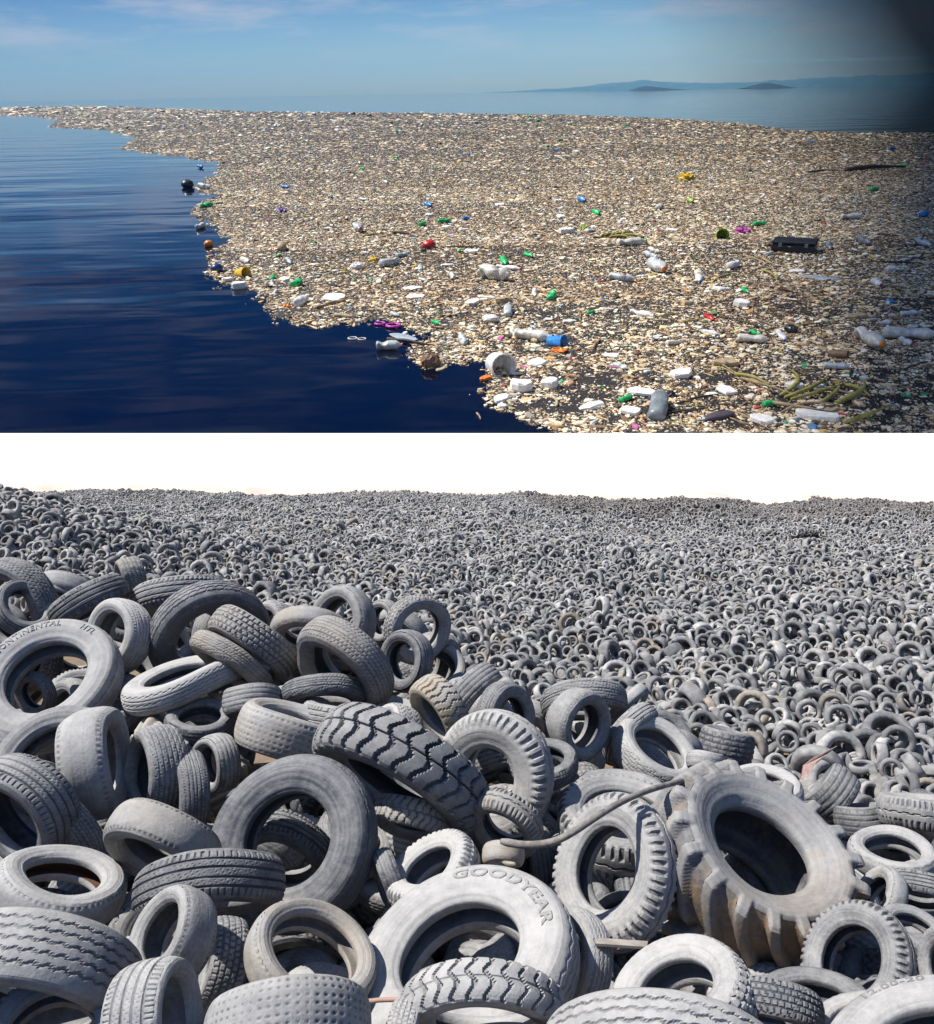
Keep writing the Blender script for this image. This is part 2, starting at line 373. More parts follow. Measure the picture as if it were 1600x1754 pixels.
# ------------------------------------------------------------------ hero tyres of the foreground heap
# name, px, py, major, ratio, dir, tread, W, hole, extra depth, dust, label, options
T = [
 ('tyre', 48, 1035, 106, .76, 50, 'rib', .30, .60, 0, .45, 'small grey car tyre with dark round opening at the far edge of the heap', {}),
 ('tyre', 8, 1052, 186, .55, 200, 'fine', .26, .62, .55, .40, 'large tyre arching behind the small car tyre by the heap edge', {}),
 ('tyre', 105, 1022, 92, .45, 75, 'fine', .24, .62, 1.3, .80, 'pale tyre half hidden between two darker ones on the ridge', {}),
 ('tyre', 165, 1052, 134, .22, 300, 'rib', .34, .60, .5, .35, 'grooved tyre showing its arched tread on the ridge beside the pale one', {}),
 ('tyre', 204, 993, 74, .22, 190, 'block', .52, .60, .9, .55, 'small off-road tyre with blocky tread standing upright on the ridge', {'tan': .4}),
 ('tyre', 312, 1046, 168, .16, 275, 'rib', .28, .60, .9, .50, 'long ribbed tread arching behind the big dark tyre on the ridge', {}),
 ('tyre', 182, 1086, 138, .56, 168, 'fine', .36, .60, 0, .95, 'white dusted tyre with fine siped tread leaning on the ridge', {'dent': [(1.57, .7, .05)]}),
 ('truck_tyre', 370, 1104, 212, .80, 300, 'zig', .26, .60, .45, .30, 'big dark truck tyre standing on the ridge behind the stacked pair', {}),
 ('tyre', 418, 1122, 168, .20, 232, 'block', .30, .60, -.1, .70, 'upper tyre of the tilted stacked pair with worn blocks', {'tan': .3, 'amt': .6}),
 ('tyre', 386, 1150, 160, .16, 232, 'fine', .22, .60, .12, .62, 'lower tyre of the tilted stacked pair with thin ribs', {'tan': .5, 'amt': .6}),
 ('tyre', 311, 1147, 206, .17, 104, 'zig', .20, .62, 0, 1.1, 'bright white tyre lying flat with a narrow slot opening', {'amt': 1.6}),
 ('truck_tyre', 76, 1152, 246, .76, 118, 'zig', .27, .57, 0, .78, 'large pale truck tyre lettered HTL near the heap edge', {'seed': 301}),
 ('tyre', 52, 1192, 76, .70, 200, 'rib', .34, .60, .75, .40, 'small tyre seen through the opening of the HTL truck tyre', {}),
 ('truck_tyre', 86, 1300, 226, .80, 118, 'zig', .27, .60, .1, .48, 'grey truck tyre directly below the HTL truck tyre', {}),
 ('tyre', 203, 1300, 196, .24, 4, 'worn', .40, .58, -.35, .80, 'upright bald tyre with dotted shoulders and a flattened crown', {'dent': [(1.57, .35, .06)]}),
 ('tyre', 236, 1325, 154, .32, 182, 'fine', .44, .60, -.15, .55, 'upright tyre with fine square tread right beside the bald one', {}),
 ('tyre', 300, 1358, 136, .12, 182, 'fine', .36, .60, .1, .42, 'dark narrow tread standing behind the upright square-tread tyre', {}),
 ('tyre', 352, 1312, 104, .50, 190, 'rib', .42, .60, .3, .65, 'small tyre leaning against the great dark tyre with its hollow turned away', {}),
 ('tractor_tyre', 345, 1268, 205, .16, 58, 'ag', .40, .56, .9, .95, 'half buried beige farm tyre with slanting lugs between truck tyres', {'tan': .6}),
 ('tyre', 342, 1222, 118, .50, 92, 'rib', .30, .60, .3, .30, 'dark smooth tyre dome under the bright white flat tyre', {}),
 ('tyre', 432, 1222, 104, .15, 268, 'rib', .42, .60, .35, .62, 'short ribbed tyre beside the dotted worn one', {}),
 ('tyre', 502, 1215, 84, .15, 265, 'rib', .42, .60, .45, .66, 'smallest ribbed tyre beneath the arched dark tread', {}),
 ('tyre', 556, 1212, 150, .40, 268, 'fine', .24, .60, .35, .32, 'dark thin tyre arching behind the flat open one', {}),
 ('tyre', 512, 1222, 192, .17, 72, 'dots', .36, .60, -.25, .80, 'tilted tyre with worn dotted tread and a torn patch', {'tan': .35}),
 ('tyre', 600, 1206, 160, .17, 82, 'rib', .28, .60, .1, .62, 'flat lying tyre with a slot opening above the big wavy truck tread', {}),
 ('tyre', 572, 1162, 196, .46, 226, 'fine', .30, .62, -.1, .60, 'wide arched tyre with its hollow side facing down the heap', {'tan': .4, 'dent': [(2.6, .25, .05)]}),
 ('tyre', 570, 1062, 132, .70, 165, 'worn', .34, .60, .3, .60, 'smooth grey tyre standing on the crest of the ridge', {}),
 ('tyre', 530, 1098, 136, .50, 262, 'worn', .26, .62, .15, .68, 'open tan lined tyre arch just in front of the crest tyre', {'tan': .4}),
 ('tyre', 648, 1064, 74, .70, 180, 'rib', .36, .60, .9, .65, 'little pale tyre peeping out behind the round crest tyre', {}),
 ('tyre', 724, 1082, 126, .80, 335, 'block', .26, .62, .15, .72, 'clean round pale tyre at the tip of the ridge', {'tan': .2}),
 ('tyre', 684, 1132, 106, .76, 180, 'rib', .36, .58, -.1, .40, 'dark grey car tyre just below the round ridge tip tyre', {}),
 ('tyre', 806, 1168, 84, .30, 95, 'lug', .30, .60, .8, .90, 'toothed pale tyre edge on the far slope of the ridge', {}),
 ('tyre', 758, 1178, 56, .20, 120, 'rib', .40, .60, .3, .70, 'tiny ribbed tyre in the gap under the ridge tip', {}),
 ('tyre', 822, 1203, 122, .14, 318, 'rib', .36, .60, .4, .48, 'steeply leaning ribbed tyre on the descending ridge', {}),
 ('tyre', 852, 1215, 112, .12, 318, 'worn', .26, .60, .3, .85, 'slim pale tyre leaning against the steep ribbed one', {}),
 ('tyre', 738, 1232, 132, .30, 216, 'wave', .36, .60, -.1, .85, 'beige lug tread tyre curling down to the middle of the heap', {'tan': .8}),
 ('tyre', 652, 1258, 122, .50, 158, 'chev', .46, .60, .05, .95, 'zigzag tread tyre with a bright white sidewall', {}),
 ('tyre', 880, 1232, 124, .68, 350, 'fine', .34, .58, .2, .46, 'grey tyre with faint letters and a dark opening on the ridge line', {}),
 ('tyre', 930, 1292, 126, .50, 92, 'rib', .28, .60, .45, .30, 'dark domes of a tyre behind the great pale lug tyre', {}),
 ('tyre', 1010, 1246, 128, .62, 345, 'worn', .40, .60, .5, .58, 'grey tyre with a white shoulder standing with its dark hollow to the right', {}),
 ('tyre', 1002, 1222, 148, .22, 275, 'fine', .30, .60, 1.1, .55, 'broad tread arch rising behind the white shouldered tyre', {}),
 ('tyre', 1085, 1216, 92, .20, 320, 'worn', .24, .60, 1.5, .90, 'thin pale tyre edge on the far side of the ridge', {}),
 ('tyre', 1134, 1276, 158, .56, 58, 'fine', .32, .60, .9, .85, 'white tyre tilted open towards the sky on the right ridge', {}),
 ('tyre', 1092, 1268, 124, .20, 322, 'rib', .28, .60, 1.2, .65, 'ribbed tyre leaning behind the tilted white tyre', {}),
 ('tyre', 1248, 1252, 92, .08, 80, 'block', .56, .60, 3., .42, 'dark tyre with square tread blocks lying on its side on the far ridge', {}),
 ('truck_tyre', 832, 1335, 226, .82, 208, 'lug', .26, .46, 0, .92, 'great pale truck tyre with comb like shoulder lugs mid heap', {}),
 ('truck_tyre', 664, 1366, 330, .27, 238, 'wave', .27, .60, -.1, .50, 'huge slanting truck tyre with wavy block tread in the middle', {'amt': .5}),
 ('truck_tyre', 488, 1436, 300, .90, 158, 'zig', .25, .53, -.15, .22, 'great dark truck tyre facing out with a round opening', {'amt': .6}),
 ('tyre', 478, 1490, 186, .62, 252, 'rib', .30, .60, .75, .42, 'grey tyre lying inside the opening of the great dark truck tyre', {}),
 ('tyre', 262, 1478, 200, .36, 238, 'worn', .34, .62, -.1, .60, 'smooth arched tyre left of the great dark one with a black hollow', {'tan': .3}),
 ('tyre', 10, 1412, 214, .40, 212, 'rib', .36, .62, -.1, .50, 'broad worn tread arch cut by the picture edge mid height', {}),
 ('tyre', 78, 1432, 198, .24, 214, 'fine', .26, .62, .25, .60, 'second tread arch leaning behind the broad worn arch', {}),
 ('tyre', 46, 1345, 88, .15, 260, 'block', .44, .60, .3, .85, 'pale block tread bump above the two leaning arches', {}),
 ('tyre', 112, 1492, 222, .44, 72, 'worn', .26, .58, -.15, .85, 'flat lying pale tyre with rusty brown water in its opening', {'rust': .9}),
 ('tyre', 8, 1560, 200, .22, 62, 'rib', .26, .60, .25, .30, 'dark tyre below the rusty water tyre at the picture edge', {}),
 ('tyre', 362, 1560, 252, .12, 270, 'rib', .32, .60, .1, .34, 'dark wide ribbed tread lying under the great dark truck tyre', {}),
 ('tyre', 268, 1592, 168, .50, 152, 'worn', .44, .60, -.35, .72, 'tilted bald tyre with a black oval opening near the front', {}),
 ('tyre', 352, 1645, 150, .12, 168, 'block', .40, .60, .2, .60, 'block tread leaning behind the tilted bald tyre', {}),
 ('tyre', 545, 1620, 226, .70, 58, 'worn', .28, .68, -.1, .72, 'tan dusted smooth tyre with a wide open oval beside the lettered one', {'tan': .6}),
 ('truck_tyre', 782, 1618, 400, .68, 112, 'zig', .25, .54, 0, .82, 'largest pale truck tyre with bold raised maker lettering at the front', {'seed': 302, 'amt': .6}),
 ('tyre', 790, 1690, 230, .46, 98, 'worn', .34, .60, .8, .36, 'dark smooth tyre lying inside the opening of the lettered truck tyre', {}),
 ('truck_tyre', 730, 1476, 176, .50, 122, 'lug', .34, .52, .05, 1.05, 'white bent truck tyre just above the lettered one', {'dent': [(.6, .4, .05)]}),
 ('tyre', 700, 1424, 134, .20, 255, 'wave', .34, .60, .2, .75, 'short wave tread tyre under the huge slanting tread', {'tan': .3}),
 ('tyre', 650, 1510, 100, .12, 200, 'rib', .34, .60, .35, .50, 'thin ribbed tread squeezed beside the great dark truck tyre', {}),
 ('tyre', 858, 1428, 132, .60, 242, 'lug', .34, .60, .1, .62, 'small lug tyre with a black hollow under the great pale lug tyre', {'tan': .3}),
 ('truck_tyre', 1030, 1484, 252, .76, 166, 'lug', .26, .53, 0, .78, 'leaning lug shouldered truck tyre beside the giant farm tyre', {}),
 ('tyre', 1060, 1560, 130, .50, 110, 'block', .34, .60, .75, .30, 'dark tyre seen through the leaning lug shouldered tyre', {}),
 ('truck_tyre', 1068, 1385, 222, .60, 88, 'lug', .30, .60, .25, .58, 'half hidden truck tyre under the rubber strip above the leaning lug tyre', {}),
 ('tyre', 1066, 1345, 166, .36, 86, 'rib', .26, .62, .6, .55, 'twin rim arcs of a tyre behind the rubber strip', {}),
 ('tractor_tyre', 1316, 1440, 374, .66, 52, 'ag', .50, .47, -.25, .62, 'giant farm tractor tyre with deep muddy chevron lugs', {'mud': .85, 'amt': 1.2}),
 ('tyre', 1306, 1338, 132, .50, 90, 'worn', .30, .60, 1.3, 1.0, 'white smooth tyre peeping over the giant farm tyre', {}),
 ('tyre', 1208, 1318, 66, .12, 268, 'fine', .42, .60, .6, .9, 'small white tyre at the tip of the rubber strip', {}),
 ('tyre', 1404, 1340, 94, .10, 142, 'rib', .56, .60, 3.2, .42, 'dark ribbed tyre leaning beside the pink plastic sheet', {}),
 ('tyre', 1470, 1380, 88, .10, 100, 'rib', .56, .60, 3.2, .40, 'dark ribbed tyre on its side beyond the giant farm tyre', {}),
 ('tyre', 1572, 1366, 132, .10, 92, 'lug', .36, .60, 2.8, .70, 'pale notched tread cut by the picture edge on the right ridge', {}),
 ('tyre', 1530, 1448, 142, .50, 86, 'worn', .28, .62, 1.5, .85, 'flat pale tyre with a clear oval opening right of the giant farm tyre', {}),
 ('tyre', 1490, 1532, 118, .50, 152, 'worn', .30, .60, .6, .80, 'white ring of a tyre tucked behind the giant farm tyre', {}),
 ('tyre', 1576, 1552, 130, .42, 270, 'rib', .30, .60, .8, .42, 'dark open tyre under the flat pale one', {}),
 ('tyre', 1572, 1585, 118, .50, 68, 'fine', .28, .60, .5, .62, 'grey tyre with a small black opening by the picture edge', {}),
 ('truck_tyre', 1452, 1640, 206, .80, 150, 'lug', .26, .56, .3, .50, 'dark truck tyre with fringe like lugs below the giant farm tyre', {}),
 ('tyre', 1612, 1655, 140, .60, 182, 'lug', .34, .60, .1, .66, 'lug shouldered tyre mostly outside the picture edge', {}),
 ('tyre', 1150, 1686, 262, .60, 122, 'block', .32, .54, -.1, 1.08, 'bright white car tyre with dark blocky tread near the front', {'dent': [(.2, .3, .03)]}),
 ('tyre', 1392, 1706, 206, .50, 92, 'block', .30, .62, .25, .30, 'dark open tyre under the muddy lugs of the giant farm tyre', {}),
 ('tyre', 1472, 1736, 186, .42, 112, 'chev', .30, .60, .05, .78, 'pale tyre with coarse chevron edge behind the size marked one', {}),
 ('tyre', 1325, 1760, 170, .20, 270, 'block', .36, .60, .15, .42, 'dark block tread low between the two front tyres', {}),
 ('truck_tyre', 1610, 1800, 430, .62, 112, 'zig', .25, .60, -.25, .74, 'front corner truck tyre with size figures on its sidewall', {'seed': 303, 'amt': .5}),
 ('truck_tyre', 1140, 1912, 440, .32, 272, 'zig', .28, .62, -.15, .82, 'broad pale tread rising at the bottom centre of the picture', {'amt': .5}),
 ('truck_tyre', 826, 1772, 292, .34, 270, 'wave', .24, .66, -.05, .90, 'pale wavy tread arch right below the lettered truck tyre', {'amt': .6}),
 ('tyre', 862, 1806, 236, .50, 92, 'worn', .22, .70, -.2, .90, 'smooth white rim arc at the very bottom beneath the wavy arch', {}),
 ('tyre', 730, 1775, 132, .32, 0, 'block', .42, .62, -.1, .92, 'small pale tyre with square blocks at the bottom edge', {}),
 ('truck_tyre', 492, 1818, 292, .22, 268, 'dots', .34, .60, -.1, .70, 'wide rounded tread with notched rows at the bottom edge', {'amt': .5}),
 ('tyre', 312, 1738, 192, .44, 2, 'rib', .54, .64, -.3, .82, 'upright pale ribbed car tyre with its dark hollow turned aside at the front', {'dent': [(2.2, .5, .03)]}),
 ('truck_tyre', 84, 1758, 244, .76, 98, 'lug', .24, .60, -.15, .52, 'grey truck tyre in the front corner with a notched edge', {}),
 ('truck_tyre', 42, 1752, 356, .36, 248, 'zig', .34, .62, 0, .70, 'huge shredded wavy tread above the front corner tyre', {'amt': .7}),
 ('tyre', 958, 1640, 178, .60, 168, 'zig', .30, .60, .3, .70, 'pale tyre standing close behind the lettered truck tyre', {}),
 ('tyre', 862, 1480, 74, .20, 268, 'worn', .44, .60, .05, 1.0, 'round cream coloured tyre nub at the lower end of the rubber strip', {'tan': .8}),
]
HERO = []
DD_FIX = {}
for i, (nm, px, py, maj, ra, di, kind, W, hole, dd, dust, label, opt) in enumerate(T):
    dist = drow(py) + dd + DD_FIX.get(i, 0)
    mm = maj
    r_ = add_tyre(nm, px, py, mm, ra, di, kind, W, hole, dist, min(dust, .95) * .92 - .10, label, seed=opt.get('seed', i + 11),
                  tan=opt.get('tan', 0), mud=opt.get('mud', 0), rust=opt.get('rust', 0), dent=opt.get('dent'), amt=opt.get('amt', 1.))
    HERO.append((r_, px, py, maj, label, dist, W))
    if 'lettered HTL' in label:
        sidewall_text(r_, 'CONTINENTAL', W, hole, .066, .420, 126, seed=301, dust=.5)
        sidewall_text(r_, 'HTL', W, hole, .066, .420, 62, seed=301, dust=.5)
    if 'maker lettering' in label:
        # deform amount of this tyre is .6, the letters follow it closely enough
        sidewall_text(r_, 'GOODYEAR', W, hole, .070, .400, 85, bold=.03, squash=1.56, seed=302, dust=.72, amt=.6)
    if 'size figures' in label:
        sidewall_text(r_, '12.00-20', W, hole, .050, .430, 172, bold=.01, squash=1.5, seed=303, dust=.5, amt=.5)
# ------------------------------------------------------------------ the slope the tyres lie on (hillside frame)
def surf(x, y):
    x = np.asarray(x, float); y = np.asarray(y, float)
    zf = -7.9 + .085 * y + .9 * (smoothnoise(x + 200, y, 3, .11) - .5) * np.clip(y / 60, .6, 1.6) + .9 * (smoothnoise(x + 90, y, 4, .30) - .5)
    zf = zf + 5.2 * np.exp(-((x + 24) / 11) ** 2 - ((y - 42) / 13) ** 2) + 1.6 * np.exp(-((x + 9) / 9) ** 2 - ((y - 24) / 9) ** 2)
    # the dip and the far bank on the right
    zf = zf - 3.8 * np.exp(-((y - 82) / 14) ** 2) * np.clip((x - 2) / 25, 0, 1) - 1.1 * np.clip((x + 5) / 60, 0, 1) * np.clip((y - 100) / 20, 0, 1)
    zf = zf - .030 * np.clip(y - 98, 0, 99) + .8 * (smoothnoise(x + 40, y * .2, 9, .06) - .5) * np.clip((y - 100) / 20, 0, 1)
    near = np.interp(y, [0, 2.8, 3.5, 4.6, 6.1, 7, 8.1, 9.2, 10.5], [-1.95, -1.95, -1.93, -1.91, -1.72, -1.51, -1.22, -.95, -.8])
    q = x / np.clip(y, 2, 99)
    near = near - np.clip(y - 5.2, 0, 9) * .48 * np.clip((q + .02) * 2.3, 0, 1.2)
    ridge = 9.6 + 1.2 * np.clip(q + .2, -1, .6)
    k = np.clip((y - ridge) / 3.2, 0, 1); k = k * k * (3 - 2 * k)
    return near * (1 - k) + np.minimum(zf, 99) * k
gx = np.concatenate([np.linspace(-1.3, 1.3, 160)]); gy = np.concatenate([np.linspace(.4, 14, 90), np.linspace(14.5, 142, 150)])
GX, GY = np.meshgrid(gx, gy, indexing='ij'); XX = GX * (GY * .62 + 2.0)
ZZ = surf(XX, GY) - .55 - 1.3 * np.clip((14 - GY) / 3, 0, 1)
V = L2W(XX, GY, ZZ).reshape(-1, 3)
ni, nj = GX.shape; I, J = np.meshgrid(np.arange(ni - 1), np.arange(nj - 1), indexing='ij')
Q = np.stack([I * nj + J, (I + 1) * nj + J, (I + 1) * nj + J + 1, I * nj + J + 1], -1).reshape(-1, 4)
M_SAND = simple('desert_soil', (.20, .145, .10), .95, nsc=1.5, var=.3, bump=.4)
g = mk('hillside_ground', V, [Q], M_SAND); tag(g, kind='structure')
# low dune line beyond the last tyres
xs = np.linspace(-105, 105, 160); rows = []
for yy, zz in ((128, -1.2), (137, .65), (146, .85), (156, -3.0)):
    rows.append((xs, np.full_like(xs, yy), surf(xs, np.full_like(xs, 128.)) + zz + .55 + (.45 * smoothnoise(xs + 300, 0 * xs, 5, .13) + .25 * smoothnoise(xs + 300, 0 * xs, 6, .5)) * (zz > 0)))
V = np.concatenate([L2W(*r) for r in rows]); n = len(xs)
Q = np.array([(k * n + i, k * n + i + 1, (k + 1) * n + i + 1, (k + 1) * n + i) for k in range(3) for i in range(n - 1)])
M_DUNE = simple('pale_dune_sand', (.72, .58, .50), .95, nsc=.4, var=.12)
g = mk('dune', V, [Q], M_DUNE); tag(g, kind='structure')
# ------------------------------------------------------------------ tyre buried between the heroes and down the back of the ridge
TPL = []
for k, (kind, W, hole) in enumerate((('rib', .34, .60), ('fine', .30, .6), ('block', .36, .6), ('zig', .26, .58), ('lug', .30, .56), ('worn', .32, .62), ('dots', .36, .6), ('chev', .34, .58))):
    TPL.append((kind, W, hole, build_meshes(kind, W, hole / 2, 132, 21, 60 + k, 1.0)))
LOOK = dict(rib='ribbed', fine='fine grooved', block='block tread', zig='zigzag grooved', lug='lug shouldered', worn='bald', dots='dotted', chev='chevron tread')
def near_hero(px, py):
    return min(HERO, key=lambda h: (h[1] - px) ** 2 + (h[2] - py) ** 2)
used = {}
def filler(px, py, dd, cnt):
    k = random.randrange(len(TPL)); kind, W, hole, ms = TPL[k]
    dist = drow(py) + dd; dia = random.uniform(.56, .78)
    for h in HERO:      # keep behind every hero tyre it could cover
        if math.hypot(px - h[1], py - h[2]) < .5 * h[3] + .5 * dia * FPX / dist: dist = max(dist, h[5] + (.35 + h[6] * .6) * h[3] * h[5] / FPX * .6 + dia * .3)
    di = random.uniform(0, 360); ra = random.uniform(.1, .85); dust = random.uniform(.15, .8)
    h = near_hero(px, py)
    tone = 'dark' if dust < .33 else 'grey' if dust < .6 else 'pale'
    lab = '%s %s tyre wedged deep below the %s' % (tone, LOOK[kind], ' '.join(h[4].split()[:7]).rstrip(' with').rstrip(' the').rstrip(' of'))
    words = lab.split()[:16]
    while words[-1] in ('the', 'a', 'an', 'with', 'of', 'and', 'on', 'its', 'in', 'by', 'at', 'to', 'from', 'behind', 'between', 'right', 'left', 'just', 'under', 'beside'): words.pop()
    lab = ' '.join(words)
    if lab in used: return False
    used[lab] = 1
    r = add_tyre('tyre', px, py, dia * FPX / dist, ra, di, kind, W, hole, dist, dust, lab, group='tyres wedged between the larger ones', meshes=ms)
    return True
ridge_px = [(-100, 985), (0, 985), (200, 985), (330, 1015), (470, 1035), (560, 1030), (640, 1050), (790, 1050), (830, 1160), (930, 1200), (1010, 1180), (1140, 1215), (1300, 1290), (1450, 1330), (1520, 1370), (1720, 1375)]
nf = 0
for py in range(1030, 1790, 58):
    for px in range(-30, 1660, 78):
        x_ = px + random.uniform(-26, 26); y_ = py + random.uniform(-20, 20)
        top = np.interp(x_, [a for a, b in ridge_px], [b for a, b in ridge_px])
        if y_ < top + 42: continue
        nf += bool(filler(x_, y_, .55 + .35 * random.random(), nf))
for py in range(1060, 1790, 84):
    for px in range(-30, 1660, 112):
        x_ = px + random.uniform(-36, 36); y_ = py + random.uniform(-26, 26)
        if y_ < np.interp(x_, [a for a, b in ridge_px], [b for a, b in ridge_px]) + 42: continue
        nf += bool(filler(x_, y_, 1.25 + .3 * random.random(), nf))
print('fillers', nf)
# ------------------------------------------------------------------ the tyre field: jittered grid on the slope, two layers
P_ = []
for layer in (0, 1):
    y = 12.5
    while y < 134:
        sp = .47
        w = .575 * y + 1.5
        xs = np.arange(-w, w, sp); xs = xs + rng.uniform(-.2, .2, len(xs)); ys = y + rng.uniform(-.22, .22, len(xs))
        P_.append(np.stack([xs, ys, surf(xs, ys) - .22 * layer + rng.uniform(-.16, .26, len(xs))], -1)); y += sp
P_ = np.concatenate(P_)
dpt = P_[:, 1]; ppx = 800 + P_[:, 0] / dpt * FPX; ppy = 877 - P_[:, 2] / dpt * FPX
top = np.interp(ppx, [a for a, b in ridge_px], [b for a, b in ridge_px])
ok = (ppx > -40) & (ppx < 1640) & (ppy < top + 60)
# the back of the near ridge hides what lies just behind it
P_ = P_[ok]; ppx = ppx[ok]; ppy = ppy[ok]; top = top[ok]
# a bare patch of sand in the dip
bare = ((ppx - 1385) / 30) ** 2 + ((ppy - 922) / 7) ** 2 < 1
P_ = P_[~bare]; ppx = ppx[~bare]; ppy = ppy[~bare]; top = top[~bare]
n = len(P_); print('field tyres', n)
u = rng.random(n); phi = rng.random(n) * 2 * math.pi; lean = rng.random(n) < .28
ct = 1 - u ** 1.0 * .97; st = np.sqrt(1 - ct ** 2)
NL = np.stack([st * np.cos(phi), st * np.sin(phi) - .35 - lean * 1.1, ct], -1); NL /= np.linalg.norm(NL, axis=1)[:, None]
NW = NL[:, :1] * R + NL[:, 1:2] * F + NL[:, 2:] * U
dia = rng.normal(.56, .09, n).clip(.38, .9); dia[rng.random(n) < .07] *= 1.6
far = P_[:, 1] > 98
dia[far] *= .82
tone = rng.beta(1.5, 2.6, n); tone[rng.random(n) < .07] = 1.05
warm = (rng.random(n) < .12) * rng.random(n)
P_[:, 2] += (1 - NL[:, 2]) * .16
POS = L2W(P_[:, 0], P_[:, 1], P_[:, 2])
# individuals: the nearest ones that stand clear of the ridge
NIND = 300 - sum(1 for o in COL.objects if o.name.split('.')[0] == 'tyre' and o.type == 'EMPTY')
clear = (ppy < top - 2)
size = dia / P_[:, 1] * clear * (ppx > 5) * (ppx < 1595)
order = np.argsort(-size)
ind = order[:max(0, NIND)]; rest = np.setdiff1d(np.arange(n), ind)
def simple_tyre(W, rh, na, seed):
    P = tyre_parts(['rib', 'block', 'worn', 'lug'][seed % 4], W, rh, na, 9, seed, 1.0, None, 9)
    Vs, Qs, Gs, o = [], [], [], 0
    for key in ('tread', 'side1', 'side-1', 'liner'):
        v, q, g, lo = P[key]; Vs.append(v); Qs.append(q + o); Gs.append(g); o += len(v)
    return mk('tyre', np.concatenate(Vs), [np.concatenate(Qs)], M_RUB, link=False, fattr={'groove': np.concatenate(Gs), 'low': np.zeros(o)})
IM = [simple_tyre(W, rh, 64, s) for s, (W, rh) in enumerate(((.32, .30), (.28, .31), (.36, .29), (.26, .27)))]
for q, k in enumerate(ind):
    o = inst('tyre', IM[q % 4]); a = NW[k]
    o.matrix_world = orient(POS[k], a, dia[k], random.random() * 6)
    o['seed'] = random.random() * 50; o['dust'] = float(.2 + .7 * tone[k]); o['tan'] = float(warm[k]); o['mud'] = 0.; o['rust'] = 0.
    tag(o, 'small tyre lying among many alike on the slope just beyond the ridge', 'tyre', 'tyres on the near part of the far slope')
# everything beyond: one mass
def lowtyre(na, prof):
    prof = np.array(prof); a = np.arange(na) / na * 2 * math.pi
    V = np.stack([prof[None, :, 0] * np.cos(a)[:, None], prof[None, :, 0] * np.sin(a)[:, None], np.broadcast_to(prof[None, :, 1], (na, len(prof)))], -1)
    return V.reshape(-1, 3), ringquads(na, len(prof), True)[:, ::-1]
LT = [lowtyre(18, [(.5, .11), (.47, .145), (.40, .17), (.30, .12), (.44, 0.0), (.30, -.12), (.40, -.17), (.47, -.145), (.5, -.11)]),
      lowtyre(12, [(.5, .12), (.42, .16), (.29, .12), (.42, 0), (.29, -.12), (.42, -.16), (.5, -.12)]),
      lowtyre(9, [(.5, .13), (.31, .13), (.31, -.13), (.5, -.13)])]
lod = np.where(P_[:, 1] < 34, 0, np.where(P_[:, 1] < 62, 1, 2))
AV, AQ, AC, off = [], [], [], 0
for l in range(3):
    idx = rest[lod[rest] == l]
    if not len(idx): continue
    tv, tq = LT[l]; nn_ = NW[idx]; a = np.cross(nn_, rng.normal(size=(len(idx), 3))); a /= np.linalg.norm(a, axis=1)[:, None]; b = np.cross(nn_, a)
    wv = rng.uniform(.8, 1.35, len(idx))
    v = (a[:, None] * tv[None, :, 0:1] + b[:, None] * tv[None, :, 1:2] + nn_[:, None] * tv[None, :, 2:3] * wv[:, None, None]) * dia[idx][:, None, None] + POS[idx][:, None]
    q = tq[None] + (np.arange(len(idx)) * len(tv))[:, None, None] + off
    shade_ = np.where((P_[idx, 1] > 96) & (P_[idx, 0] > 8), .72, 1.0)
    tt = ((.20 + tone[idx] * .78 + np.clip(P_[idx, 1] / 100, 0, 1) * .16) * shade_).clip(0, 1)[:, None]; c = np.array(DARK) * (1 - tt) + np.array(DUST) * tt  # tone rises with distance: haze put into the far tyres' colour
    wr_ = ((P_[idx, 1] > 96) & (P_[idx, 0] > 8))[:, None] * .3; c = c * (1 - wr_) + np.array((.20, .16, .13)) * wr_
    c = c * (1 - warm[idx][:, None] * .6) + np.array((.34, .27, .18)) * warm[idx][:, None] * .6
    AV.append(v.reshape(-1, 3)); AQ.append(q.reshape(-1, 4)); AC.append(np.repeat(c, len(tv), 0)); off += v.shape[0] * v.shape[1]
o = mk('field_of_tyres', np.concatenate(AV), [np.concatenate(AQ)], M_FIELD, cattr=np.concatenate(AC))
tag(o, 'endless field of small discarded tyres receding to the pale sky', 'tyre field', kind='stuff')
del AV, AQ, AC
# ------------------------------------------------------------------ loose things on the heap
def pt(px, py, dist): return CAM + ray(px, py) / FPX * dist
M_STRIP = simple('old_rubber_strip', (.24, .22, .20), .8, nsc=20, var=.4, bump=.3)
ctl = [(858, 1441, 4.6), (900, 1449, 4.55), (948, 1444, 4.5), (985, 1424, 4.5), (1020, 1400, 4.5), (1062, 1374, 4.6), (1110, 1353, 4.75), (1174, 1336, 5.0)]
pts = np.array([pt(*c) for c in ctl]); tt = np.linspace(0, len(pts) - 1, 30)
pts = np.stack([np.interp(tt, range(len(pts)), pts[:, i]) for i in range(3)], -1)
for _ in range(3): pts[1:-1] = (pts[:-2] + pts[1:-1] * 2 + pts[2:]) / 4
v, f = tube(pts, np.interp(np.linspace(0, 1, 30), [0, .03, 1], [.014, .021, .0155]), 10)
tag(mk('rubber_strip', v, f, M_STRIP), 'curved grey rubber strip lying across the lug tyres towards the giant farm tyre', 'rubber strip')
def slab(name, pl, th, mat, label, cat):
    pl = np.array(pl); nrm = np.cross(pl[1] - pl[0], pl[-1] - pl[0]); nrm /= np.linalg.norm(nrm); k = len(pl)
    v = np.concatenate([pl, pl - nrm * th]); fs = [np.array([list(range(k))]), np.array([[k + q for q in range(k)][::-1]]), np.array([(q, q + k, (q + 1) % k + k, (q + 1) % k) for q in range(k)])]
    return tag(mk(name, v, fs, mat, smooth=False), label, cat)
